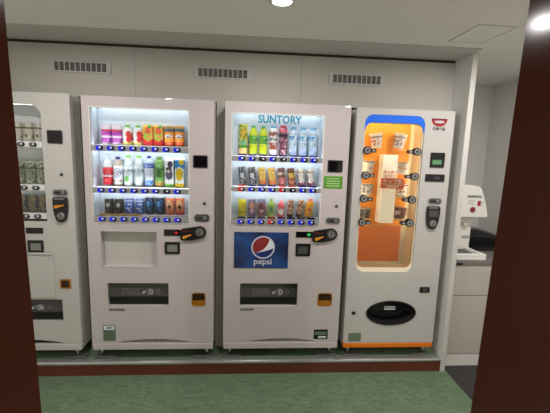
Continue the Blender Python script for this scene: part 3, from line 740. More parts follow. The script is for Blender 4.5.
GC = 'drinks on top shelf above the blue advert'
m_ = pmat('pineapple', C_(205, 205, 90), [('band', 0.0, 0.045, C_(240, 205, 130)), ('oval', 0.004, 0.150, 0.022, 0.05, C_(215, 180, 60)), ('marks', 0.09, 0.205, C_(110, 150, 50), 40, 0.55), ('oval', 0.0, 0.085, 0.022, 0.020, C_(120, 190, 140)), ('band', 0.050, 0.068, C_(90, 150, 50))])
can('drink_can', (xC(0), YP, z1), 0.214, 0.0305, m_, 'tall yellow and green can at the left end under the teal lettering', GC)
for i, w in ((1, 'left one of the pair'), (2, 'right one of the pair')):
    lab = pmat('lime_label', C_(120, 190, 50), [('marks', 0.08, 0.14, C_(30, 120, 80), 50, 0.56), ('band', 0.128, 0.136, C_(60, 160, 70)), ('band', 0.072, 0.078, C_(225, 235, 120))])
    bottle('drink_bottle', (xC(i), YP, z1), 0.206, 0.030, mat('lime_yellow_plastic', srgb(205, 222, 40), 0.2), mat('mint_cap', srgb(90, 185, 120), 0.4), 'lime yellow bottle with green label, %s on the top shelf, blue-advert machine' % w, GC, label=lab, lz=(0.36, 0.66), neck=0.30, capr=0.0155)
m_ = pmat('white_coffee', C_(236, 236, 238), [('band', 0.135, 0.165, C_(150, 85, 70)), ('band', 0.105, 0.125, C_(100, 110, 130)), ('band', 0.045, 0.09, C_(175, 85, 65)), ('marks', 0.03, 0.175, C_(235, 230, 228), 55, 0.55)])
bottle('drink_bottle', (xC(3), YP, z1), 0.206, 0.030, m_, LBCAP, 'white coffee bottle with brown bands and light blue cap on the top shelf', GC, neck=0.14, capr=0.019)
m_ = pmat('dark_cola', C_(110, 60, 85), [('marks', 0.0, 0.20, C_(225, 170, 185), 50, 0.55), ('band', 0.13, 0.155, C_(60, 30, 60)), ('band', 0.165, 0.186, C_(225, 90, 110))])
bottle('drink_bottle', (xC(4), YP, z1), 0.212, 0.030, m_, mat('red_cap', srgb(205, 60, 80), 0.4), 'dark purple and pink bottle with red cap on the top shelf, blue-advert machine', GC, neck=0.12, capr=0.022)
for i, w in ((5, 'leftmost'), (6, 'middle'), (7, 'rightmost')):
    lab = pmat('water_blue', C_(200, 222, 238), [('band', 0.112, 0.140, C_(75, 150, 205)), ('marks', 0.112, 0.140, C_(210, 230, 245), 60, 0.55), ('marks', 0.02, 0.10, C_(170, 195, 225), 38, 0.60), ('oval', 0, 0.03, 0.02, 0.02, C_(165, 180, 225))])
    bottle('drink_bottle', (xC(i), YP, z1), 0.204, 0.030, mat('water_plastic', srgb(200, 222, 236), 0.15), LBCAP, 'clear water bottle with light blue band, %s of the three alike' % w, GC, label=lab, lz=(0.02, 0.72), neck=0.20, capr=0.018)
# middle: slim cans leaning in their holders
z2 = 1.281
GM = 'leaning cans on middle shelf above the blue advert'
K_ = [('marks', 0.0, 0.125, C_(60, 60, 62), 45, 0.50), ('oval', 0, 0.06, 0.016, 0.02, C_(200, 200, 202)), ('marks', 0.02, 0.11, C_(30, 30, 32), 60, 0.6)]
Y_ = [('marks', 0.0, 0.12, C_(235, 205, 130), 40, 0.55), ('band', 0.0, 0.03, C_(225, 120, 50)), ('marks', 0.02, 0.1, C_(150, 100, 50), 70, 0.64)]
N_ = [('band', 0.07, 0.09, C_(225, 215, 190)), ('band', 0.0, 0.05, C_(205, 110, 110)), ('marks', 0.05, 0.12, C_(70, 45, 40), 60, 0.55)]
M_ = [('band', 0.05, 0.085, C_(215, 185, 90)), ('band', 0.0, 0.04, C_(190, 110, 70)), ('marks', 0.0, 0.12, C_(60, 40, 35), 60, 0.60)]
W_ = [('marks', 0.0, 0.12, C_(110, 70, 60), 60, 0.60), ('band', 0.0, 0.02, C_(150, 60, 100)), ('band', 0.09, 0.098, C_(170, 140, 110))]
mid = [('grey_black', C_(150, 150, 152), K_, 'grey and black leaning can at the left end'), ('grey_black', C_(150, 150, 152), K_, 'grey and black leaning can, second from the left end'),
       ('gold', C_(222, 178, 70), Y_, 'gold leaning can, left one of two'), ('gold', C_(222, 178, 70), Y_, 'gold leaning can, right one of two'),
       ('brown_pink', C_(130, 85, 75), N_, 'brown and pink leaning can with cream band'), ('brown_gold', C_(125, 80, 50), M_, 'dark brown leaning can with gold band'),
       ('cream', C_(228, 220, 205), W_, 'cream white leaning can, second from the right end'), ('cream', C_(228, 220, 205), W_, 'cream white leaning can at the right end')]
for i, (k, b, L, lab) in enumerate(mid):
    can('drink_can', (xC(i)+0.006, YP, z2-0.004), 0.122, 0.0255, pmat('mid_'+k, b, L), lab+' of the middle shelf, blue-advert machine', GM, tilt=-0.13)
# bottom
z3 = 1.0425
GB = 'drinks on bottom shelf above the blue advert'
can('drink_can', (xC(0), YP, z3), 0.128, 0.028, pmat('yellow_can', C_(240, 225, 40), [('marks', 0.03, 0.10, C_(190, 170, 20), 60, 0.55), ('band', 0.03, 0.036, C_(170, 150, 20))]), 'bright yellow can at the left end of the bottom shelf, blue-advert machine', GB)
can('drink_can', (xC(1), YP, z3), 0.128, 0.026, pmat('mauve_can', C_(150, 120, 150), [('oval', 0, 0.08, 0.018, 0.026, C_(225, 160, 130)), ('oval', 0, 0.04, 0.014, 0.02, C_(235, 200, 205)), ('band', 0.108, 0.118, C_(120, 130, 170)), ('marks', 0.0, 0.12, C_(110, 50, 70), 60, 0.62)]), 'mauve can with orange and white print on the bottom shelf, blue-advert machine', GB)
can('drink_can', (xC(2), YP, z3), 0.132, 0.0285, pmat('plum_can', C_(165, 110, 115), [('band', 0.106, 0.128, C_(130, 150, 175)), ('oval', 0, 0.07, 0.018, 0.03, C_(90, 50, 60)), ('oval', 0, 0.045, 0.014, 0.012, C_(235, 210, 210)), ('marks', 0.0, 0.10, C_(215, 130, 120), 60, 0.60)]), 'plum red can with grey-blue top on the bottom shelf, blue-advert machine', GB)
bottle('drink_bottle', (xC(3), YP, z3), 0.130, 0.026, pmat('green_soda', C_(165, 200, 80), [('oval', 0, 0.045, 0.016, 0.03, C_(90, 160, 110)), ('marks', 0.0, 0.07, C_(225, 220, 120), 60, 0.58)]), mat('grey_green_cap', srgb(150, 175, 110), 0.4), 'small green bottle with slim neck on the bottom shelf, blue-advert machine', GB, neck=0.34)
bottle('drink_bottle', (xC(4), YP, z3), 0.122, 0.026, pmat('red_soda', C_(235, 90, 95), [('oval', 0, 0.040, 0.020, 0.022, C_(245, 235, 225)), ('marks', 0.02, 0.09, C_(250, 230, 225), 60, 0.60), ('band', 0.0, 0.014, C_(225, 50, 60))]), mat('pink_white_cap', srgb(240, 170, 170), 0.4), 'small red and white bottle on the bottom shelf, blue-advert machine', GB, neck=0.32)
SL = [('band', 0.07, 0.115, C_(120, 60, 70)), ('marks', 0.0, 0.12, C_(240, 200, 150), 55, 0.52), ('band', 0.0, 0.02, C_(90, 40, 55))]
can('drink_can', (xC(5)-0.004, YP, z3), 0.130, 0.022, pmat('slim_brown', C_(190, 140, 110), SL), 'slim brown and cream can, the more upright of the two beside the red bottle', GB, tilt=0.04)
can('drink_can', (xC(6)-0.008, YP, z3+0.003), 0.128, 0.022, pmat('slim_brown', C_(190, 140, 110), SL), 'slim brown and cream can leaning right beside the coral-capped bottle', GB, tilt=0.13)
bottle('drink_bottle', (xC(7)-0.012, YP, z3+0.004), 0.132, 0.028, pmat('orange_juice', C_(245, 165, 45), [('marks', 0.0, 0.08, C_(250, 205, 110), 50, 0.56), ('oval', 0, 0.055, 0.013, 0.012, C_(235, 100, 70))]), mat('coral_cap', srgb(240, 120, 120), 0.4), 'orange juice bottle with coral cap, leaning right on the bottom shelf, blue-advert machine', GB, neck=0.28, capr=0.016, tilt=0.13)

# ================================================================== machine D
def machine_noodles():
    x0, x1, zt = 1.207, 1.899, 1.822
    t = thing('vending_machine', ((x0+x1)/2, 0.36, 0.0), 'noodle vending machine with orange display, blue arch and red bowl mark', 'vending machine', 'floor standing vending machines')
    wo = rrect(1.266, 1.690, 0.664, 1.780, 0.06, 10)
    ov = ellipse(1.555, 0.346, 0.187, 0.093, 48)
    # lower window corners are rounder on the inside, top is a wide arch
    carcass(t, x0, x1, zt, [wo, ov], WHITE2, SIDEG, zlip=0.106)
    kick(t, x0, x1, ORTRIM, 0.106)
    feet(t, x0, x1, 0, (1.218, 1.364), (1.754, 1.885))
    # blue arch across the top of the window
    top = [p for p in rrect(1.2665, 1.6895, 0.664, 1.7795, 0.06, 10) if p[1] > 1.69]
    inn = rrect(1.2725, 1.6835, 0.60, 1.728, 0.055, 10)
    inn = [p for p in inn if p[1] > 1.672]
    MB().slab(top+[(1.2665, 1.668)]+inn[::-1]+[(1.6895, 1.668)], 0.002, 0.012).build('blue_arch', BLUEARCH, t)
    # cream surround inside the window
    MB().slab(rrect(1.266, 1.690, 0.664, 1.780, 0.06, 10), 0.012, 0.022, [rrect(1.274, 1.682, 0.690, 1.722, 0.05, 10)]).build('window_surround', CREAM, t)
    b = MB().box(1.246, 1.250, 0.0505, 0.19, 0.66, 1.785).box(1.704, 1.708, 0.0505, 0.19, 0.66, 1.785).box(1.250, 1.704, 0.0505, 0.19, 1.781, 1.785).box(1.250, 1.704, 0.0505, 0.19, 0.66, 0.664).box(1.246, 1.708, 0.19, 0.194, 0.66, 1.785)
    b.build('display_liner', CREAM, t)
    Bx(1.2505, 1.672, 0.184, 0.190, 0.97, 1.778).build('backdrop', ORANGE, t)
    Bx(1.2505, 1.655, 0.180, 0.190, 0.69, 0.965).build('lower_backdrop', ORANGE2, t)
    g = MB().slab(rrect(1.270, 1.686, 0.668, 1.776, 0.058, 10), 0.0300, 0.0325).build('glass_pane', GLASS, t)
    # lamps up both sides behind the surround
    for x in (1.252, 1.6985):
        Bx(x, x+0.005, 0.052, 0.062, 0.95, 1.74).build('light_bar', LEDW, t)
    Bx(1.33, 1.63, 0.0225, 0.0285, 1.734, 1.760).build('light_bar', LEDW, t)
    # centre duct with lettered plate
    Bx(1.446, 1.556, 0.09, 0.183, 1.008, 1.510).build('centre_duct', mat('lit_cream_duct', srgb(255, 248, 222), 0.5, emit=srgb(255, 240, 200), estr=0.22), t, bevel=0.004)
    p = Bx(1.436, 1.606, 0.072, 0.0895, 1.268, 1.342).build('sign_plate', mat('orange_red_sign', srgb(238, 105, 45), 0.5), t, bevel=0.002)
    RT = mat('red_orange_lettering', srgb(225, 90, 50), 0.5)
    MB().text('カップ麺', 1.520, 1.303, 0.0715, 0.040, 'CENTER', bold=0.0006, depth=0.0003).box(1.448, 1.594, 0.0710, 0.072, 1.292, 1.296).text('自動販売機', 1.520, 1.274, 0.0715, 0.019, 'CENTER', depth=0.0003, bold=0.0002).build('lettering', CREAM, p)
    MB().text('あつあつ', 1.505, 1.376, 0.0895, 0.027, 'CENTER', depth=0.0003, bold=0.0005).text('出来たて', 1.505, 1.350, 0.0895, 0.022, 'CENTER', depth=0.0003, bold=0.0004).build('lettering', RT, t)
    # selector buttons
    for i, (lx, rx, z) in enumerate(((1.292, 1.646, 1.537), (1.292, 1.643, 1.364), (1.290, 1.640, 1.199), (1.289, 1.637, 1.030))):
        for x, s in ((lx, 1), (rx, -1)):
            o = hull(ellipse(x, z, 0.028, 0.027, 32)+rrect(min(x, x+s*0.062), max(x, x+s*0.062), z-0.013, z+0.010, 0.006))
            bt = MB().slab(ellipse(x, z, 0.029, 0.027, 32), -0.012, 0.0235).slab(rrect(min(x, x+s*0.064), max(x, x+s*0.064), z-0.014, z+0.010, 0.006), -0.008, 0.0235).build('selector', BTNK, t, bevel=0.002)
            MB().lathe([(0.019, 0.0), (0.019, 0.003), (0.013, 0.003), (0.013, 0.0)], (x, -0.012, z), 'y', 28).build('ring', mat('light_ring', srgb(165, 166, 168), 0.35), bt)
            MB().lathe([(0.0125, 0.0), (0.0125, 0.002)], (x, -0.012, z), 'y', 24).build('button', DGREY, bt)
            Bx(min(x+s*0.034, x+s*0.056), max(x+s*0.034, x+s*0.056), -0.009, -0.008, z-0.008, z+0.004).build('lamp_window', GREYP, bt)
            # bracket that carries the sample cup
            Bx(x+s*0.035-0.024, x+s*0.035+0.024, 0.075, 0.184, z+0.006, z+0.010).build('cup_bracket', CREAM, t)
    # maker's mark: red bowl shape with white letters
    cx = 1.789; zt_ = 1.768
    bowl = [(cx-0.056, zt_), (cx+0.056, zt_)]+[(cx+0.056*math.cos(a), zt_-0.006-0.048*math.sin(a)) for a in [PI*k/24 for k in range(1, 24)]]
    lg = MB().slab(bowl, -0.0012, 0.0).build('bowl_mark', REDP, t)
    MB().box(cx-0.054, cx+0.054, -0.0016, -0.0012, zt_-0.010, zt_-0.002).build('rim_band', DREDP, lg)
    MB().text('NISSIN', cx, zt_-0.030, -0.0018, 0.022, 'CENTER', bold=0.0009, depth=0.0004).build('lettering', WHITEP, lg)
    MB().text('日清食品', cx, 1.690, -0.0008, 0.023, 'CENTER', bold=0.0006, depth=0.0004).build('lettering', BLKP, t)
    s = MB().slab(rrect(1.748, 1.851, 1.431, 1.535, 0.004), -0.006, 0.0).build('status_screen', BLACK, t, bevel=0.002)
    b = Bx(1.762, 1.830, -0.0068, -0.006, 1.452, 1.486).build('lcd', LCDGRN, s)
    scrawl(1.765, 1.827, 1.454, 1.480, 2, -0.0070, mat('lcd_text', srgb(120, 190, 130), 0.5), b, 'lcd_text', seed=6)
    s = MB().slab(rrect(1.723, 1.863, 1.332, 1.384, 0.006), -0.006, 0.0).build('card_reader', BLACK, t, bevel=0.002)
    MB().slab(rrect(1.79, 1.83, 1.352, 1.366, 0.003), -0.0068, -0.006).build('reader_mark', DGREY, s)
    bill_slot(t, 1.758, 1.862, 1.167, 1.217, m=GREYP)
    coin_v(t, 1.754, 1.850, 0.988, 1.156, lever=False)
    s = MB().slab(rrect(1.760, 1.834, 0.507, 0.549, 0.004), -0.006, 0.0).build('coin_return', BLACK, t, bevel=0.002)
    MB().slab(rrect(1.782, 1.812, 0.517, 0.540, 0.003), -0.009, -0.006).build('return_flap', DGREY, s)
    # oval take-out port
    MB().slab(ellipse(1.555, 0.346, 0.190, 0.096, 48), -0.006, 0.002, [ellipse(1.555, 0.346, 0.180, 0.087, 48)]).build('port_rim', BLACK, t, bevel=0.002)
    n = 48; m = MB(); e0 = ellipse(1.555, 0.346, 0.183, 0.089, n); e1 = ellipse(1.555, 0.340, 0.15, 0.07, n)
    vs = [(x, 0.002, z) for x, z in e0]+[(x, 0.10, z) for x, z in e1]
    m.add(vs, [(i, (i+1) % n, n+(i+1) % n, n+i) for i in range(n)]+[list(range(n, 2*n))[::-1]]); m.build('port_bowl', BLACKM, t)
    f = MB().slab([p for p in ellipse(1.555, 0.346, 0.178, 0.085, 48) if p[1] > 0.350], 0.018, 0.022).build('port_flap', SCREEN, t)
    s = MB().slab(rrect(1.510, 1.592, 0.364, 0.390, 0.003), 0.0165, 0.018).build('port_label', WHITEP, f)
    scrawl(1.514, 1.588, 0.367, 0.387, 1, 0.0163, BLKP, s, seed=8, fill=0.5)
    MB().lathe([(0.016, 0.0), (0.016, 0.002), (0.013, 0.002), (0.013, 0.0)], (1.272, -0.0005, 0.345), 'y', 24).build('keyhole_ring', GREYP, t)
    sticker(t, 1.244, 1.340, 0.121, 0.188, SAGE, 'green_notice')
machine_noodles()

def cup(loc, lab, m, tilt, h=0.105, rt=0.050, rb=0.036, lid=None):
    t = thing('noodle_cup', loc, lab, 'cup noodles', 'sample noodle cups in the orange display')
    MB().lathe([(rb*0.9, 0.0), (rb, 0.003), (rt-0.003, h-0.006), (rt, h-0.005), (rt, h-0.001)], loc, n=28).build('cup_body', m, t)
    MB().lathe([(rt*0.99, h-0.001), (rt*0.99, h)], loc, n=28).build('cup_lid', lid or WHITEP, t)
    t.rotation_euler = (0, tilt, 0)
    return t
cw = lambda k, c1, c2: pmat('cup_'+k, C_(238, 234, 226), [('marks', 0.02, 0.085, c1, 50, 0.55), ('band', 0.074, 0.084, c2), ('marks', 0.03, 0.06, C_(200, 150, 140), 80, 0.58)])
cA = cw('a', C_(200, 120, 110), C_(120, 120, 125)); cB = cw('b', C_(160, 140, 170), C_(170, 150, 150))
cD = cw('d', C_(190, 90, 70), C_(160, 80, 60))
cup((1.402, 0.128, 1.556), 'white noodle cup tilted left, topmost of the left column', cA, -0.12)
cup((1.345, 0.128, 1.376), 'white noodle cup second from the top in the left column', cw('c', C_(225, 215, 190), C_(140, 140, 145)), 0.02, h=0.085, rt=0.050, rb=0.038)
cup((1.345, 0.128, 1.211), 'white and grey noodle cup third from the top in the left column', cw('e', C_(110, 120, 150), C_(90, 90, 95)), 0.02, h=0.082, rt=0.050, rb=0.040)
cup((1.342, 0.128, 1.042), 'dark grey noodle cup lowest in the left column', pmat('cup_dark', C_(120, 116, 105), [('marks', 0.0, 0.09, C_(50, 50, 48), 45, 0.50), ('band', 0.07, 0.08, C_(60, 60, 60))]), 0.02, h=0.070, rt=0.050, rb=0.040, lid=GREYP)
cup((1.560, 0.128, 1.557), 'white noodle cup tilted right, topmost of the right column', cB, 0.16)
cup((1.612, 0.128, 1.376), 'cream noodle cup second from the top in the right column', cw('f', C_(225, 210, 170), C_(215, 200, 160)), -0.02, h=0.085, rt=0.050, rb=0.038)
cup((1.618, 0.1375, 1.2135), 'white noodle cup with reddish print third from the top in the right column', cD, 0.05, h=0.082, rt=0.045, rb=0.036)
cup((1.610, 0.128, 1.0445), 'dark red noodle cup lowest in the right column', pmat('cup_red', C_(110, 50, 45), [('oval', -0.028, 0.045, 0.018, 0.028, C_(225, 190, 190)), ('marks', 0.0, 0.09, C_(70, 35, 45), 40, 0.55)]), 0.05, h=0.078, rt=0.052, rb=0.040, lid=mat('dark_lid', srgb(70, 50, 50), 0.5))

# ================================================================== machine A
def machine_grey():
    x0, x1, zt = -1.528, -0.680, 1.836
    t = thing('vending_machine', ((x0+x1)/2, 0.36, 0.0), 'unlit grey-white vending machine at the left, partly hidden by the brown door post', 'vending machine', 'floor standing vending machines')
    wo = rrect(-1.45, -0.862, 1.000, 1.764, 0.005, 2)
    # round only the top right and top left corners
    wo = [(-1.45, 1.0), (-0.862, 1.0)]+[(-0.942+0.08*math.cos(a), 1.684+0.08*math.sin(a)) for a in [PI/2*k/10 for k in range(11)]]+[(-1.37+0.08*math.cos(a), 1.684+0.08*math.sin(a)) for a in [PI/2+PI/2*k/10 for k in range(11)]]
    holes = [wo, [(-1.30, 0.286), (-0.795, 0.286), (-0.795, 0.448), (-1.30, 0.448)], arc_outline(-1.10, 0.32, 0.123, 0.154)]
    carcass(t, x0, x1, zt, holes, WHITE2, SIDEG)
    kick(t, x0, x1, WHITE2)
    feet(t, x0, x1, 0, (-1.5, -1.36), (-0.809, -0.662))
    b = MB().box(-1.454, -1.45, 0.022, 0.124, 0.996, 1.77).box(-0.862, -0.858, 0.022, 0.124, 0.996, 1.77).box(-1.45, -0.862, 0.022, 0.124, 1.766, 1.77).box(-1.45, -0.862, 0.022, 0.124, 0.996, 1.0).box(-1.454, -0.858, 0.124, 0.128, 0.996, 1.77)
    b.build('display_liner', GRLINER, t)
    MB().slab(wo, 0.030, 0.033).build('glass_pane', GLASS, t)
    for z, y in ((1.7655, 0.054), (1.522, 0.036), (1.240, 0.036)): Bx(-1.40, -0.90, y, y+0.008, z-0.004 if y > 0.05 else z-0.01, z).build('light_bar', FILLDIM, t)  # dim glowing strips added to brighten the inside of this unlit machine
    for a, b_ in ((1.487, 1.526), (1.206, 1.243), (1.016, 1.052)):
        r = Bx(-1.448, -0.864, -0.004, 0.028, a, b_).build('button_rail', RAILW, t, bevel=0.002)
        for k in range(7): vbutton(r, -0.918-0.0735*k, (a+b_)/2, 0.046, 0.028, BTNG, y=-0.004)
        shelf(t, -1.45, -0.862, b_+0.002, 0.124, GRLINER)
    MB().slab(rrect(-1.47, -0.834, 0.466, 0.786, 0.012), -0.012, 0.0).build('advert_panel', WHITE2, t, bevel=0.006)
    Bx(-1.47, -0.834, -0.02, 0.0, 0.772, 0.786).build('panel_ledge', WHITE2, t, bevel=0.004)
    card_reader(t, -0.828, -0.733, 1.518, 1.602)
    keyhole(t, -0.753, 1.316)
    bill_slot(t, -0.819, -0.715, 1.172, 1.219)
    coin_v(t, -0.814, -0.718, 0.997, 1.166, lever=True)
    price_display(t, -1.002, -0.892, 0.916, 0.955, None, '', 0)
    id_window(t, -0.997, -0.895, 0.784, 0.869, LCDG)
    flapped_port(t, -1.30, -0.795, 0.286, 0.448)
    s = MB().slab(rrect(-0.802, -0.730, 0.529, 0.596, 0.006), -0.004, 0.0).build('coin_return', AMBER, t, bevel=0.002)
    MB().slab(rrect(-0.792, -0.742, 0.539, 0.586, 0.006), -0.006, -0.004).build('return_flap', AMBDK, s)
    arc_grille(t, -1.10, 0.32, 0.123, 0.154, slats=False)
machine_grey()
GA = 'cans in the unlit grey machine'
xA = lambda i: -0.916-0.0705*i
sil = pmat('silver_beer', C_(196, 192, 176), [('marks', 0.02, 0.11, C_(110, 105, 90), 60, 0.60), ('band', 0.080, 0.090, C_(90, 80, 65)), ('oval', 0, 0.035, 0.01, 0.01, C_(120, 100, 70))])
grn = pmat('silver_green', C_(188, 192, 172), [('marks', 0.01, 0.14, C_(100, 120, 85), 50, 0.58), ('band', 0.10, 0.108, C_(90, 105, 80))])
blu = pmat('blue_gold', C_(100, 112, 120), [('marks', 0.0, 0.11, C_(165, 150, 100), 42, 0.50), ('marks', 0.0, 0.11, C_(200, 200, 195), 70, 0.64)])
for r_, (z, h, m, nm) in enumerate(((1.5285, 0.120, sil, 'silver can with dark print, %s on the top shelf of the unlit machine'), (1.2455, 0.152, grn, 'tall silver and green can, %s on the middle shelf of the unlit machine'), (1.0545, 0.116, blu, 'blue-grey and gold can, %s on the bottom shelf of the unlit machine'))):
    for i, w in enumerate(('nearest the coin slot', 'second from the right', 'half hidden by the door post')):
        can('drink_can', (xA(i), 0.078, z), h, 0.033, m, nm % w, GA)

# ================================================================== nook on the right
t = thing('base_cabinet', (2.4, 0.3, ZF), 'pale laminate base cabinet under the worktop beside the noodle machine', 'cabinet')
Bx(1.992, 2.838, 0.030, 1.03, ZF+0.002, 0.714).build('cabinet_body', CABW, t)
Bx(1.994, 2.834, 0.012, 0.030, 0.480, 0.712).build('drawer', CABW, t, bevel=0.002)
Bx(1.994, 2.834, 0.012, 0.030, 0.008, 0.475).build('door', CABW, t, bevel=0.002)
Bx(1.994, 2.834, 0.018, 0.030, ZF+0.003, 0.003).build('toe_kick', SIDE, t)
t = thing('worktop', (2.4, 0.3, 0.715), 'grey worktop slab on the pale base cabinet', 'worktop')
Bx(1.991, 2.838, 0.006, 1.036, 0.715, 0.748).build('slab', CTR, t, bevel=0.003)
Bx(1.991, 2.07, 0.002, 0.006, 0.716, 0.735).build('edge_bracket', BLACKM, t)

WP = mat('white_dispenser_plastic', srgb(232, 230, 222), 0.3)
t = thing('beverage_dispenser', (2.14, 0.28, 0.748), 'white countertop dispenser with round red button beside the brown door post', 'dispenser')
# head: curved hood seen from the side
def hood(x0, xt, xb, zb, zt):
    pts = [(x0, zb+0.01), (x0+0.01, zb), (xb-0.015, zb), (xb, zb+0.012)]
    n = 10
    for k in range(1, n+1):
        u = k/n; pts.append((xb-(xb-xt)*u**1.35, zb+0.012+(zt-0.03-zb-0.012)*u))
    pts += [(xt-0.02, zt-0.012), (xt-0.06, zt-0.002), (x0+0.02, zt), (x0, zt-0.02)]
    return pts
o = MB().slab(hood(2.000, 2.262, 2.330, 1.050, 1.300), 0.160, 0.420).build('hood', WP, t, bevel=0.012, seg=3)
MB().slab(rrect(2.150, 2.236, 1.212, 1.222, 0.003), 0.1585, 0.161).build('label_strip', mat('olive_grey_print', srgb(120, 128, 112), 0.5), o)
scrawl(2.150, 2.262, 1.200, 1.226, 1, 0.1595, mat('grey_green_print', srgb(110, 118, 104), 0.5), o, 'lettering', seed=11, fill=0.7)
scrawl(2.160, 2.215, 1.148, 1.192, 3, 0.1595, mat('light_print', srgb(170, 168, 160), 0.5), o, 'lettering', seed=12, fill=0.4)
MB().slab(rrect(2.236, 2.262, 1.142, 1.180, 0.004), 0.1585, 0.161).build('red_sticker', REDP, o)
scrawl(2.264, 2.284, 1.140, 1.178, 3, 0.1595, mat('light_print', srgb(170, 168, 160), 0.5), o, 'lettering', seed=13, fill=0.4)
MB().lathe([(0.021, 0.0), (0.021, 0.006), (0.016, 0.009)], (2.202, 0.160, 1.112), 'y', 28).build('button', mat('dark_red_button', srgb(130, 30, 45), 0.3), o)
Bx(2.000, 2.255, 0.235, 0.420, 0.775, 1.052).build('column', WP, t, bevel=0.008)
MB().lathe([(0.014, 0.0), (0.014, 0.03), (0.008, 0.034)], (2.188, 0.235, 0.985), 'y', 20).build('spigot', mat('ivory_plastic', srgb(225, 215, 185), 0.3), t)
s = Bx(2.178, 2.252, 0.2335, 0.236, 0.868, 0.894).build('label_plate', WHITEP, t); scrawl(2.180, 2.250, 0.870, 0.892, 2, 0.2333, BLKP, s, seed=14, fill=0.6)
# drip tray in front of the column
m = MB()
foot = [(2.002, 0.020), (2.262, 0.020), (2.268, 0.040), (2.245, 0.235), (2.235, 0.41), (2.002, 0.41)]
inner = [(2.030, 0.060), (2.222, 0.060), (2.208, 0.215), (2.030, 0.215)]
m.prism([(x, y, 0.7487) for x, y in foot], (0, 0, 0.028))
m.build('drip_tray_base', WP, t, bevel=0.006)
m = MB()
m.prism([(2.002, 0.020, 0.776), (2.262, 0.020, 0.776), (2.262, 0.050, 0.776), (2.002, 0.050, 0.776)], (0, 0, 0.020))
m.prism([(2.226, 0.050, 0.776), (2.262, 0.050, 0.776), (2.245, 0.234, 0.776), (2.210, 0.234, 0.776)], (0, 0, 0.020))
m.prism([(2.002, 0.050, 0.776), (2.026, 0.050, 0.776), (2.026, 0.234, 0.776), (2.002, 0.234, 0.776)], (0, 0, 0.020))
m.build('tray_rim', WP, t, bevel=0.004)
Bx(2.028, 2.208, 0.052, 0.233, 0.7768, 0.779).build('drip_grid', DGREY, t)

t = thing('countertop_appliance', (2.48, 0.6, 0.748), 'black appliance with sloping front on the worktop behind the white dispenser', 'appliance')
prof = [(2.345, 0.750), (2.345, 0.885), (2.365, 0.900), (2.455, 0.896), (2.60, 0.850), (2.70, 0.835), (2.70, 0.750)]
MB().slab(prof, 0.45, 0.85).build('housing', BLACK, t, bevel=0.008)
MB().slab([(2.360, 0.770), (2.690, 0.770), (2.690, 0.815), (2.380, 0.835), (2.360, 0.830)], 0.444, 0.450).build('front_panel', SCREEN, t, bevel=0.002)
MB().prism([(2.36, 0.30, 0.7487), (2.72, 0.30, 0.7487), (2.72, 0.445, 0.7487), (2.36, 0.445, 0.7487)], (0, 0, 0.018)).build('base_tray', BLACK, t, bevel=0.004)
MB().box(2.38, 2.68, 0.442, 0.444, 0.838, 0.842).build('trim_line', DGREY, t)

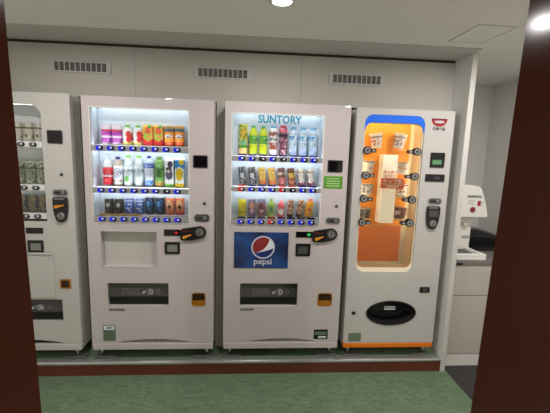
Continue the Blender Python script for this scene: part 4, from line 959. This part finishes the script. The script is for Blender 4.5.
# ------------------------------------------------------------------ what singles each thing out
LABELS = {
 'air_vent': 'slotted air vent in the upper wall, leftmost of the three',
 'air_vent.001': 'slotted air vent in the upper wall, middle one of the three',
 'air_vent.002': 'slotted air vent in the upper wall, rightmost, above the noodle machine',
 'drink_can': 'purple and white can at the left end of its shelf',
 'drink_can.001': 'purple and white can between its twin and a green capped bottle',
 'drink_bottle': 'small green capped bottle with red print, next to the purple cans',
 'drink_bottle.001': 'small green capped bottle with red print, next to the green orange carton',
 'juice_carton': 'green, orange and red carton next to the small green capped bottle',
 'juice_carton.001': 'green, orange and red carton next to the orange cans',
 'drink_can.002': 'orange can with blue grey band, next to the red footed carton',
 'drink_can.003': 'orange can with blue grey band at the right end of its shelf',
 'drink_bottle.002': 'clear bottle with wide red label, left end of the middle shelf',
 'drink_bottle.003': 'white labelled bottle with navy cap and blue ring print',
 'drink_bottle.004': 'clear water bottle with green cap and a green leaf print',
 'drink_bottle.005': 'clear water bottle with green cap and no leaf print',
 'drink_bottle.006': 'white sports drink bottle with blue cap, blue top and foot bands',
 'drink_bottle.007': 'dark green tea bottle with a tan foot band',
 'juice_carton.002': 'white carton printed with dark purple grapes, green foot band',
 'juice_carton.003': 'blue carton printed with a big yellow lemon',
 'drink_can.004': 'small black can at the left end of the lowest shelf',
 'drink_can.005': 'small black can standing next to a small blue can',
 'drink_can.006': 'small blue can with pale print next to a small black can',
 'drink_can.007': 'small blue can with pale print next to a taller dark can',
 'drink_can.008': 'taller black and blue can next to a small blue can',
 'drink_can.009': 'taller black and blue can next to an orange tan can',
 'drink_can.010': 'orange tan can with portrait print next to a black and blue can',
 'drink_can.011': 'orange tan can with portrait print at the right end of its shelf',
 'drink_can.012': 'tall yellow and green can at the left end below the teal lettering',
 'drink_bottle.008': 'lime yellow bottle with green label next to the tall yellow can',
 'drink_bottle.009': 'lime yellow bottle with green label next to the white and brown bottle',
 'drink_bottle.010': 'white bottle with brown bands and light blue cap',
 'drink_bottle.011': 'dark purple and pink bottle with red cap',
 'drink_can.013': 'grey and black leaning can at the left end of the middle shelf',
 'drink_can.014': 'grey and black leaning can next to a gold leaning can',
 'drink_can.015': 'gold leaning can next to a grey and black one',
 'drink_can.016': 'gold leaning can next to the brown and pink one',
 'drink_can.017': 'brown and pink leaning can with a cream band',
 'drink_can.018': 'dark brown leaning can with a gold band',
 'drink_can.019': 'cream white leaning can next to the dark brown one',
 'drink_can.020': 'cream white leaning can at the right end of the middle shelf',
 'drink_can.021': 'bright yellow can at the left end of the lowest shelf',
 'drink_can.022': 'mauve can with orange and white print next to the bright yellow can',
 'drink_can.023': 'plum red can with grey blue top',
 'drink_bottle.015': 'small yellow green bottle on the lowest shelf',
 'drink_bottle.016': 'small red and white bottle on the lowest shelf',
 'drink_can.024': 'slim brown and cream can next to the small red bottle',
 'drink_can.025': 'slim brown and cream can leaning right next to the orange bottle',
 'drink_bottle.017': 'orange bottle with coral cap, leaning right',
}
WHERE = ('next to the coin slot side', 'second from the right', 'half behind the brown post')
for r_, (txt, sh) in enumerate((('silver can with dark print', 'top'), ('tall silver green can', 'middle'), ('blue grey and gold can', 'lowest'))):
    for i in range(3): LABELS['drink_can.%03d' % (26+r_*3+i)] = '%s, %s shelf of unlit machine, %s' % (txt, sh, WHERE[i])
for nm, lb in LABELS.items(): bpy.data.objects[nm]['label'] = lb

# ------------------------------------------------------------------ camera, world, view
cam = bpy.data.cameras.new('camera'); cam.sensor_width = 36.0; cam.lens = 370.0/550*36; cam.clip_start = 0.05
co = bpy.data.objects.new('camera', cam); COL.objects.link(co)
F = Vector((0.07343544, 0.98588644, -0.15044986)); R = Vector((0.99710979, -0.06963518, 0.03038101)); U = Vector((-0.01947563, 0.15224607, 0.98815071))
M = Matrix((R, U, -F)).transposed().to_4x4(); M.translation = Vector((0.47641909, -2.53771415, 1.51784983))
co.matrix_world = M
SC.camera = co
w = bpy.data.worlds.new('world'); SC.world = w; w.use_nodes = True
w.node_tree.nodes['Background'].inputs[0].default_value = (0.02, 0.02, 0.02, 1)
SC.view_settings.view_transform = 'Standard'; SC.view_settings.look = 'None'
SC.view_settings.gamma = 1.0; SC.view_settings.exposure = -0.06
try: SC.view_settings.use_curve_mapping = False
except Exception: pass
SC.cycles.max_bounces = 8; SC.cycles.transparent_max_bounces = 12
